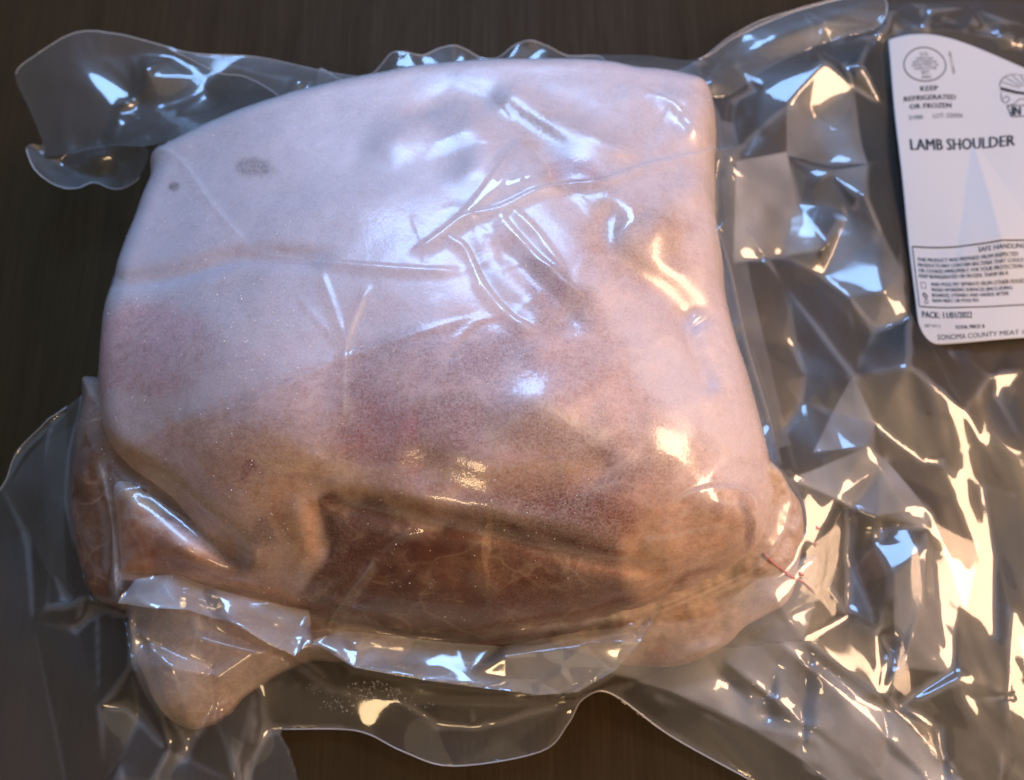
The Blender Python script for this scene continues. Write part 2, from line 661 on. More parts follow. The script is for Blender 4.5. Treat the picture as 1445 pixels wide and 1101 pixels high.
M_TABLE = table_material()
M_MEAT = meat_material()
M_FILM = film_material('clear_film', milk=0.022, rough=0.065, gain=1.3, folds=True)
M_FLAP = film_material('seal_flap_film', milk=0.05, rough=0.10, gain=1.5)
M_BACK = film_material('embossed_back_film', milk=0.007, rough=0.10, emboss=0.018, gain=1.0)
M_GUSSET = film_material('folded_gusset_film', milk=0.19, rough=0.09, gain=2.2)  # milk raised to stand in for the window's pale highlight along the front
M_EDGE = film_material('film_cut_edge', milk=0.32, rough=0.15)
M_ICE = plain_material('ice_grain', (0.85, 0.87, 0.9), 0.15, 0.6, 0.02)
M_PAPER = plain_material('label_paper', (0.48, 0.49, 0.50), 0.55, 0.3, 0.03, 30)
M_INK = plain_material('black_print', (0.018, 0.018, 0.02), 0.6, 0.3, 0.1, 400)
M_BLOOD = plain_material('blood', (0.58, 0.24, 0.20), 0.4, 0.5, 0.3, 300)

# ------------------------------------------------------------------ the table
tv, n = [], 2
table = mesh_obj('table', [(-1.2, -0.9, 0), (1.2, -0.9, 0), (1.2, 1.4, 0), (-1.2, 1.4, 0),
                           (-1.2, -0.9, -0.03), (1.2, -0.9, -0.03), (1.2, 1.4, -0.03), (-1.2, 1.4, -0.03)],
                 [(0, 1, 2, 3), (7, 6, 5, 4), (0, 4, 5, 1), (1, 5, 6, 2), (2, 6, 7, 3), (3, 7, 4, 0)], M_TABLE, smooth_=False)
table['kind'] = 'structure'
table['label'] = 'dark brown wooden table top under the packed meat'
table['category'] = 'table'

# ------------------------------------------------------------------ the lamb: height fields
# main mass: heights in cm at spots of the surface
CTRL = [
    (250, 230, 6.6), (400, 190, 7.6), (600, 140, 7.6), (760, 115, 7.4), (930, 140, 7.0), (1000, 230, 6.8), (300, 290, 7.6),
    (200, 400, 7.3), (400, 340, 8.7), (600, 300, 9.2), (800, 270, 9.0), (930, 330, 8.2), (1010, 440, 6.8),
    (150, 520, 6.6), (300, 500, 8.6), (500, 500, 9.4), (700, 500, 9.7), (880, 500, 9.0), (1000, 560, 7.4), (1070, 650, 5.6),
    (165, 630, 6.0), (300, 630, 7.9), (450, 640, 8.7), (600, 640, 9.2), (800, 640, 9.0), (950, 650, 8.0), (1050, 700, 5.9),
    (330, 700, 7.2), (470, 700, 7.7), (600, 725, 8.0), (750, 740, 7.8), (880, 750, 7.2), (1020, 770, 5.4),
    (210, 730, 4.9), (300, 780, 5.2), (400, 800, 5.3), (520, 800, 5.9), (700, 815, 6.0), (850, 820, 5.6), (950, 830, 4.8),
    (185, 830, 3.4), (300, 860, 3.4), (450, 880, 3.7), (600, 895, 3.8), (750, 895, 3.8), (850, 880, 3.9),
]
MAIN = [(208, 198, 5.2), (380, 138, 5.4), (520, 105, 5.4), (600, 88, 5.4), (760, 82, 5.4), (900, 90, 5.2), (1000, 108, 5.0), (1026, 160, 5),
        (1022, 230, 5), (1022, 300, 5.0), (1042, 430, 4.6), (1072, 550, 4.2), (1100, 640, 3.8), (1112, 700, 3.4), (1090, 770, 3.0), (1060, 800, 2.8),
        (960, 848, 2.0), (850, 888, 1.6), (720, 906, 1.4), (600, 902, 1.4), (450, 880, 1.4), (300, 860, 1.6), (175, 838, 1.8),
        (150, 790, 3), (140, 690, 4), (124, 590, 4.6), (118, 520, 5.0), (132, 420, 5.2), (165, 320, 5.2), (192, 250, 5.2)]
LOBE_LEFT = [(128, 520, 3.4), (104, 580, 3), (88, 660, 2.6), (86, 760, 2.2), (108, 832, 2), (160, 862, 1.8), (183, 935, 1.4), (222, 1000, 1.0), (264, 1030, 0.8),
             (312, 1010, 1.0), (345, 975, 1.2), (430, 930, 1.6), (560, 930, 1.6), (560, 800, 3), (300, 600, 3.4)]
LOBE_RIGHT = [(760, 880, 2.0), (860, 930, 1.2), (960, 938, 1.0), (1030, 908, 1.2), (1060, 880, 1.4), (1120, 845, 1.6), (1142, 790, 2.0), (1146, 735, 2.4),
              (1128, 690, 2.6), (1060, 640, 3), (950, 700, 3), (830, 780, 3)]


def world_poly(p, n=5):
    return [atc(q) for q in spline(p, n, True)]


P_MAIN, P_LL, P_LR = world_poly(MAIN), world_poly(LOBE_LEFT), world_poly(LOBE_RIGHT)


def dome(poly, top, R, e=2.6, warp=0.002, seed=3):
    d = plan_sdf(poly) + warp * fbm(GX, GY, 0.03, seed, 3)
    t = np.clip(d / R, 0, 1)
    return top * (1 - (1 - t) ** e) ** (1 / e), d


TOP = tps([atc(c) for c in CTRL], GX, GY, 2e-7)
H_main, D_main = dome(P_MAIN, np.clip(TOP, 0.01, 0.105), 0.020, 2.6, 0.0015)
top_ll = tps([atc(c) for c in [(110, 640, 4.4), (120, 800, 2.8), (200, 880, 2.6), (260, 970, 2.4), (380, 900, 2.0), (300, 700, 5.0), (150, 560, 5.2), (500, 880, 1.8), (540, 800, 3)]], GX, GY, 1e-6)
H_ll, D_ll = dome(P_LL, np.clip(top_ll, 0.006, 0.06), 0.020, 2.2, 0.002, 5)
top_lr = tps([atc(c) for c in [(850, 900, 1.8), (940, 900, 1.7), (1020, 860, 2.2), (1090, 800, 3.3), (1130, 740, 3.6), (1050, 700, 4.4), (900, 780, 4.4)]], GX, GY, 1e-6)
H_lr, D_lr = dome(P_LR, np.clip(top_lr, 0.006, 0.06), 0.016, 2.2, 0.0025, 9)

# lumps, hollows and grooves of the surface: (points, half width mm, depth mm (+ up))
def feature(field, base, pts, w, amp, kind='gauss', n=6):
    W = [hit(base, *p) for p in spline([(a, b) for a, b in pts], n)]
    w *= 0.001
    A_ = np.array(W)
    m_ = 4.2 * w
    i0, i1 = int(max(0, (A_[:, 0].min() - m_ - X0) / STEP)), int(min(NX, (A_[:, 0].max() + m_ - X0) / STEP + 2))
    j0, j1 = int(max(0, (A_[:, 1].min() - m_ - Y0) / STEP)), int(min(NY, (A_[:, 1].max() + m_ - Y0) / STEP + 2))
    if i1 <= i0 or j1 <= j0:
        return field
    d, s, side = line_dist(W, GX[j0:j1, i0:i1], GY[j0:j1, i0:i1])
    ln_ = np.hypot(*(A_[1:, :2] - A_[:-1, :2]).T).sum()
    fr_ = min(0.5, max(0.12, 1.8 * w / ln_)) if kind == 'gauss' else 0.15
    end = smooth(0, fr_, s) * smooth(0, fr_, 1 - s)
    if kind == 'gauss':
        p = np.exp(-(d / w) ** 2)
    elif kind == 'tent':
        p = np.clip(1 - d / w, 0, 1) ** 1.3
    elif kind == 'fold':       # steep on one side, running out gently on the other
        p = np.clip(1 - np.where(side > 0, d / w, d / (4.0 * w)), 0, 1) ** 1.3
        p = p * (0.75 + 0.5 * vnoise(s * 5 + len(pts) * 3.1 + pts[0][0], s * 0 + 3, 77) + 0.25)
    elif kind == 'step':       # raised on the left side of the line, fading over w
        p = np.where(side > 0, np.exp(-(d / w)), 0.0)
        p = p * smooth(0, 0.15 * w + 1e-9, d)
    out = field.copy()
    out[j0:j1, i0:i1] += amp * 0.001 * p * end
    return out


H0 = H_main.copy()
for pts, w, a in [
    ([(150, 645), (230, 700), (300, 760), (360, 795)], 5.0, -11.0),                      # dark fold lower left
    ([(165, 700), (230, 760), (300, 800)], 7.0, 2.8),
    ([(440, 705), (520, 715), (600, 735), (700, 750), (830, 788), (940, 805)], 3.0, -4.5),     # lip of the cut muscle
    ([(430, 690), (520, 690), (620, 712), (760, 735), (900, 770)], 5.0, 1.2),
    ([(455, 705), (450, 750), (470, 790)], 4.0, -3.5),
    ([(400, 690), (430, 740), (455, 785)], 6.0, 2.2),
    ([(560, 640), (680, 690), (800, 690), (880, 640)], 6.0, -1.8),
    ([(680, 610), (760, 580), (840, 600)], 9.0, 2.0),
    ([(150, 400), (250, 385), (350, 362), (480, 372)], 4.0, -2.0),
    ([(560, 170), (640, 140), (700, 150), (770, 200), (800, 260), (850, 340)], 7.0, -1.9),
    ([(500, 210), (620, 200)], 10.0, 2.0),
    ([(690, 125), (780, 175), (850, 208), (910, 225)], 7.0, 2.8),
    ([(640, 160), (680, 215), (650, 280)], 8.0, 2.4),
    ([(930, 120), (980, 170), (985, 220)], 7.0, 2.2),
    ([(690, 330), (760, 400), (830, 470)], 6.0, -1.6),
    ([(640, 340), (690, 410), (740, 470)], 6.0, -1.4),
    ([(870, 280), (860, 350), (950, 420), (1000, 470)], 6.0, -3.4),
    ([(900, 300), (960, 350)], 9.0, 2.6),
    ([(955, 420), (985, 500), (1010, 560)], 4.0, -2.6),
    ([(640, 800), (690, 830), (700, 870)], 5.0, 1.2),
    ([(960, 720), (1030, 720), (1050, 760), (1000, 800)], 8.0, 3.5),
    ([(930, 720), (900, 770), (950, 820)], 5.0, -2.0),
    ([(560, 760), (680, 790), (830, 800)], 9.0, -2.0),
    ([(200, 800), (300, 830), (420, 850)], 5.0, -2.5),
]:
    H_main = feature(H_main, H0, pts, w, a)
edge_m = smooth(0, 0.012, D_main)
H_main = H_main + edge_m * (0.0028 * fbm(GX, GY, 0.05, 21, 2) + 0.0014 * fbm(GX, GY, 0.022, 24, 2) * smooth(-0.02, 0.05, GX) + 0.00025 * fbm(GX, GY, 0.010, 22, 2))
H_main = np.maximum(H_main, 0.001)
H_ll += smooth(0, 0.01, D_ll) * 0.004 * fbm(GX, GY, 0.03, 31, 4)
H_lr += smooth(0, 0.01, D_lr) * 0.008 * fbm(GX, GY, 0.022, 41, 4)
MEAT = np.maximum.reduce([H_main, H_ll, H_lr, np.zeros_like(H_main)])

# colour of the flesh, fat and rime: soft patches laid on the surface
wx = 0.010 * fbm(GX, GY, 0.03, 51, 3) + 0.0045 * fbm(GX, GY, 0.008, 55, 3, 0.6)
wy = 0.010 * fbm(GX, GY, 0.03, 61, 3) + 0.0045 * fbm(GX, GY, 0.008, 65, 3, 0.6)


def patch(c, rx, ry, rot=0.0, soft=0.45, base=None, warp=1.0):
    base = MEAT if base is None else base
    o = hit(base, *c)
    cr, sr = math.cos(math.radians(rot)), math.sin(math.radians(rot))
    ax = hit(base, c[0] + rx * cr * 0.5, c[1] + rx * sr * 0.5) - o
    ay = hit(base, c[0] - ry * sr * 0.5, c[1] + ry * cr * 0.5) - o
    A = np.array([[ax[0], ay[0]], [ax[1], ay[1]]]) * 2
    det = A[0, 0] * A[1, 1] - A[0, 1] * A[1, 0]
    if abs(det) < 1e-9:
        return np.zeros_like(GX)
    x, y = GX + wx * warp - o[0], GY + wy * warp - o[1]
    u = (A[1, 1] * x - A[0, 1] * y) / det
    v = (-A[1, 0] * x + A[0, 0] * y) / det
    r = np.hypot(u, v)
    return 1 - smooth(1 - soft, 1 + soft * 0.4, r)


def poly_patch(pts, soft=0.003, base=None, warp=0.5):
    base = MEAT if base is None else base
    P = [hit(base, *p) for p in spline([tuple(map(float, p)) for p in pts], 5, True)]
    A_ = np.array(P)
    m_ = soft + 0.012
    i0, i1 = int(max(0, (A_[:, 0].min() - m_ - X0) / STEP)), int(min(NX, (A_[:, 0].max() + m_ - X0) / STEP + 2))
    j0, j1 = int(max(0, (A_[:, 1].min() - m_ - Y0) / STEP)), int(min(NY, (A_[:, 1].max() + m_ - Y0) / STEP + 2))
    r = np.zeros_like(GX)
    sl = (slice(j0, j1), slice(i0, i1))
    r[sl] = smooth(-soft, soft, poly_sdf(P, GX[sl] + wx[sl] * warp, GY[sl] + wy[sl] * warp))
    return r


FAT_W = (0.70, 0.54, 0.49)
FAT_Y = (0.76, 0.50, 0.36)
FAT_P = (0.74, 0.52, 0.50)
RED = (0.33, 0.12, 0.10)
DARK = (0.175, 0.048, 0.028)
MUSC = (0.58, 0.34, 0.30)
PINK = (0.60, 0.28, 0.27)

tint = np.zeros(GX.shape + (3,))
tint[:] = FAT_P
frost = np.full(GX.shape, 0.25)


def paint(mask, col, op=1.0):
    global tint
    tint = tint + (np.asarray(col) - tint) * (mask * op)[..., None]


def rime(mask, val, op=1.0):
    global frost
    frost = frost + (val - frost) * mask * op


# the pale fat cover of the upper half, strongly rimed
rime(poly_patch([(180, 210), (500, 60), (1050, 60), (1060, 300), (1090, 620), (1000, 620), (880, 480), (700, 450), (500, 495), (250, 600), (110, 640), (100, 400)], 0.0022, warp=0.25), 0.70)
paint(poly_patch([(180, 210), (500, 60), (1050, 60), (1060, 300), (880, 330), (600, 300), (350, 300)], 0.01), FAT_W, 0.8)
rime(patch((420, 250), 200, 90), 0.85, 0.7)
rime(patch((180, 370), 60, 90), 0.95, 0.8)
rime(patch((480, 420), 150, 60), 0.70, 0.5)
rime(patch((950, 560), 60, 110, -30), 0.85, 0.8)
rime(patch((1060, 700), 50, 80, -20), 0.75, 0.8)
# fleshy tints under the rime
paint(patch((205, 490), 110, 85, 0, 0.35, warp=0.35), (0.76, 0.40, 0.40), 0.95)
rime(patch((205, 492), 110, 78, 0, 0.3, warp=0.35), 0.20, 0.9)
paint(patch((330, 500), 90, 60), FAT_P, 0.5)
paint(patch((190, 600), 60, 30), RED, 0.5)
paint(patch((560, 290), 160, 40), FAT_Y, 0.45)
rime(patch((600, 310), 190, 40), 0.42, 0.6)
paint(patch((740, 170), 60, 25, 25), FAT_Y, 0.7)
rime(patch((745, 172), 55, 22, 25), 0.2, 0.8)
paint(patch((620, 200), 20, 22), PINK, 0.6)
paint(patch((820, 250), 50, 30, 30), PINK, 0.7)
rime(patch((820, 260), 60, 35, 30), 0.22, 0.8)
paint(patch((900, 330), 90, 70), (0.58, 0.33, 0.20), 0.7)
rime(patch((900, 340), 90, 70), 0.25, 0.8)
paint(patch((940, 420), 70, 60), (0.60, 0.34, 0.24), 0.6)
paint(patch((780, 420), 80, 50, 35), (0.28, 0.12, 0.11), 0.8)
rime(patch((790, 430), 90, 45, 35), 0.25, 0.8)
paint(patch((300, 610), 120, 40, 10), (0.68, 0.40, 0.31), 0.7)
rime(patch((320, 630), 130, 40, 10), 0.16, 0.7)
paint(patch((160, 415), 20, 8), RED, 0.7)
# the cut face: dark muscle
face = poly_patch([(480, 500), (640, 445), (760, 480), (900, 540), (940, 620), (940, 720), (830, 780), (620, 740), (500, 700), (470, 600)], 0.006)
paint(face, MUSC, 0.85)
rime(face, 0.26, 0.9)
paint(patch((680, 515), 75, 30), (0.32, 0.13, 0.12), 0.7)
paint(patch((540, 610), 75, 60), (0.42, 0.13, 0.13), 0.85)
paint(patch((630, 600), 60, 60), (0.30, 0.11, 0.10), 0.8)
paint(patch((500, 560), 30, 50), (0.40, 0.18, 0.15), 0.6)
paint(patch((580, 605), 16, 18, 0, 0.6, warp=0.4), (0.52, 0.12, 0.14), 0.9)
rime(patch((600, 610), 110, 60), 0.28, 0.8)
paint(patch((640, 560), 70, 12, -8), (0.36, 0.22, 0.16), 0.6)
paint(patch((780, 620), 100, 45, 5), (0.40, 0.23, 0.15), 0.85)
paint(patch((770, 618), 55, 20, 5), (0.28, 0.12, 0.09), 0.7)
paint(patch((690, 610), 16, 34, -20, 0.6, warp=0.4), (0.46, 0.30, 0.20), 0.7)
paint(patch((840, 640), 45, 12, 25), (0.22, 0.10, 0.07), 0.6)
paint(patch((770, 668), 80, 11, -10, 0.6, warp=0.5), (0.60, 0.38, 0.25), 0.9)
paint(patch((830, 608), 65, 8, 25, 0.6, warp=0.4), (0.56, 0.42, 0.30), 0.85)
rime(patch((900, 690), 100, 30, -25), 0.12, 0.7)
paint(patch((880, 630), 15, 12), (0.33, 0.10, 0.09), 0.7)
paint(patch((870, 690), 60, 20, -30), (0.20, 0.09, 0.09), 0.7)
paint(patch((950, 650), 50, 60), (0.44, 0.30, 0.20), 0.6)
# yellow fat seam under the face
seam = poly_patch([(230, 600), (380, 610), (480, 655), (600, 690), (690, 690), (600, 725), (520, 715), (455, 700), (440, 740), (460, 790), (420, 790), (370, 720), (280, 660)], 0.0025)
paint(seam, FAT_Y, 0.9)
rime(seam, 0.10, 0.9)
paint(patch((290, 640), 110, 36, 12), (0.70, 0.43, 0.33), 0.85)
paint(patch((430, 658), 100, 16, 10, 0.6, warp=0.5), (0.80, 0.55, 0.36), 0.9)
paint(patch((560, 690), 60, 18, 10), (0.45, 0.20, 0.12), 0.6)
paint(patch((330, 665), 28, 10, 10), RED, 0.6)
paint(patch((350, 740), 30, 22, 30), (0.16, 0.07, 0.05), 0.7)
paint(patch((400, 710), 40, 30), (0.46, 0.20, 0.12), 0.6)
# deep dark muscle at the front
deep = poly_patch([(458, 705), (600, 738), (730, 755), (850, 790), (950, 800), (960, 850), (850, 900), (720, 915), (560, 905), (440, 880), (400, 850), (470, 790)], 0.0015)
paint(deep, DARK, 0.95)
rime(deep, 0.06, 0.95)
upper = poly_patch([(640, 735), (720, 700), (850, 690), (920, 740), (940, 800), (830, 785), (730, 752)], 0.005)
paint(upper, (0.22, 0.070, 0.046), 0.95)
rime(upper, 0.10, 0.95)
tongue = poly_patch([(372, 672), (440, 694), (458, 730), (468, 786), (436, 794), (404, 745)], 0.0012, warp=0.3)
paint(tongue, (0.80, 0.50, 0.34), 0.95)
rime(tongue, 0.08, 0.9)
paint(patch((690, 790), 40, 50, 10), (0.30, 0.17, 0.09), 0.6)
paint(patch((693, 785), 10, 40, 0), FAT_Y, 0.6)
paint(patch((850, 800), 50, 18), (0.34, 0.15, 0.09), 0.6)
paint(patch((640, 870), 90, 10, 8), (0.36, 0.22, 0.14), 0.5)
rime(patch((780, 885), 110, 14, -8), 0.5, 0.7)
rime(patch((560, 905), 160, 10, 4), 0.45, 0.8)
# the lower left folds
fold = poly_patch([(140, 640), (200, 690), (300, 760), (370, 800), (430, 850), (430, 900), (160, 870), (140, 760)], 0.004)
paint(fold, (0.68, 0.40, 0.29), 0.9)
rime(fold, 0.05, 0.95)
paint(poly_patch([(140, 640), (160, 650), (260, 730), (360, 795), (330, 800), (240, 745), (160, 690)], 0.003), (0.20, 0.10, 0.05), 0.6)  # shade of the groove painted in as a dark band
paint(patch((215, 690), 50, 30, 30), (0.68, 0.46, 0.24), 0.7)
paint(patch((230, 790), 60, 30, 10), (0.42, 0.17, 0.14), 0.7)
rime(patch((225, 745), 70, 12, 18), 0.7, 0.9)
rime(patch((160, 690), 14, 40), 0.55, 0.8)
# the lobed fat at the lower right
lob = poly_patch([(880, 780), (930, 720), (1000, 690), (1060, 690), (1070, 740), (1050, 790), (980, 830), (900, 850)], 0.003)
paint(lob, (0.74, 0.48, 0.34), 0.95)
rime(lob, 0.08, 0.9)
paint(patch((1058, 740), 10, 45, 5), (0.22, 0.07, 0.045), 0.9)
paint(patch((985, 815), 40, 8, -25), RED, 0.6)
paint(patch((1010, 720), 14, 28), (0.32, 0.14, 0.09), 0.6)
# ink-like dark spots on the fat
paint(patch((360, 236), 27, 17, 5, 0.35, warp=0.35), (0.20, 0.15, 0.16), 0.8)
rime(patch((360, 236), 30, 19, 5, 0.5, warp=0.3), 0.28, 0.9)
paint(patch((247, 262), 8, 7, 0, 0.4, warp=0.3), (0.18, 0.13, 0.14), 0.8)
rime(patch((247, 262), 9, 8, 0, 0.4, warp=0.3), 0.15, 0.95)
tint *= (1 + 0.22 * fbm(GX, GY, 0.018, 71, 4))[..., None]
tint = np.clip(tint, 0.01, 0.9)
frost = np.clip(frost * 1.04 + 0.05 * (1 - deep) * (1 - fold) + 0.10 * fbm(GX, GY, 0.03, 81, 4), 0, 1)

tint_ll = np.zeros_like(tint)
tint_ll[:] = (0.20, 0.105, 0.06)  # shade on the lobe's left side is put into this darker brown
kk_ = 1 - smooth(-0.105, -0.085, GY)
tint_ll = tint_ll + (np.array((0.46, 0.35, 0.28)) - tint_ll) * kk_[..., None]
tint_ll *= (1 + 0.7 * fbm(GX, GY, 0.025, 91, 4))[..., None]
frost_ll = np.clip(0.02 + 0.15 * fbm(GX, GY, 0.03, 95, 3), 0, 1)
tint_lr = np.zeros_like(tint)
tint_lr[:] = (0.80, 0.60, 0.42)
k = np.clip(0.5 + 1.2 * fbm(GX, GY, 0.02, 97, 4), 0, 1)[..., None]
tint_lr = tint_lr * (1 - 0.5 * k) + 0.5 * k * np.array([0.50, 0.25, 0.17])
tint_lr[:] *= 0.92
keep = tint
tint = tint_lr
paint(patch((1100, 760), 60, 70), (0.60, 0.44, 0.36), 0.9)
paint(patch((1140, 740), 16, 22), (0.40, 0.12, 0.09), 0.8)
paint(patch((880, 890), 45, 25), (0.44, 0.24, 0.12), 0.8)
paint(patch((930, 935), 40, 18), (0.42, 0.17, 0.09), 0.8)
tint_lr = tint
tint = keep
frost_lr = np.clip(0.08 + 0.3 * fbm(GX, GY, 0.02, 99, 3), 0, 1)

lamb = empty('lamb_shoulder', 'frosted pink and white frozen lamb shoulder sealed inside the clear bag', 'meat', (0.0, 0.0, 0.0))
grid_part('muscle', H_main, P_MAIN, M_MEAT, lamb, {'tint': tint, 'frost': frost}, skirt=0.002)
o = grid_part('fat_fold', H_ll, P_LL, M_MEAT, lamb, {'tint': tint_ll, 'frost': frost_ll}, skirt=0.002)
o['label'] = 'dull brown lower fold of meat at the front left'
o = grid_part('bone_end', H_lr, P_LR, M_MEAT, lamb, {'tint': tint_lr, 'frost': frost_lr}, skirt=0.002)
o['label'] = 'yellowish fatty bone end at the lower right'

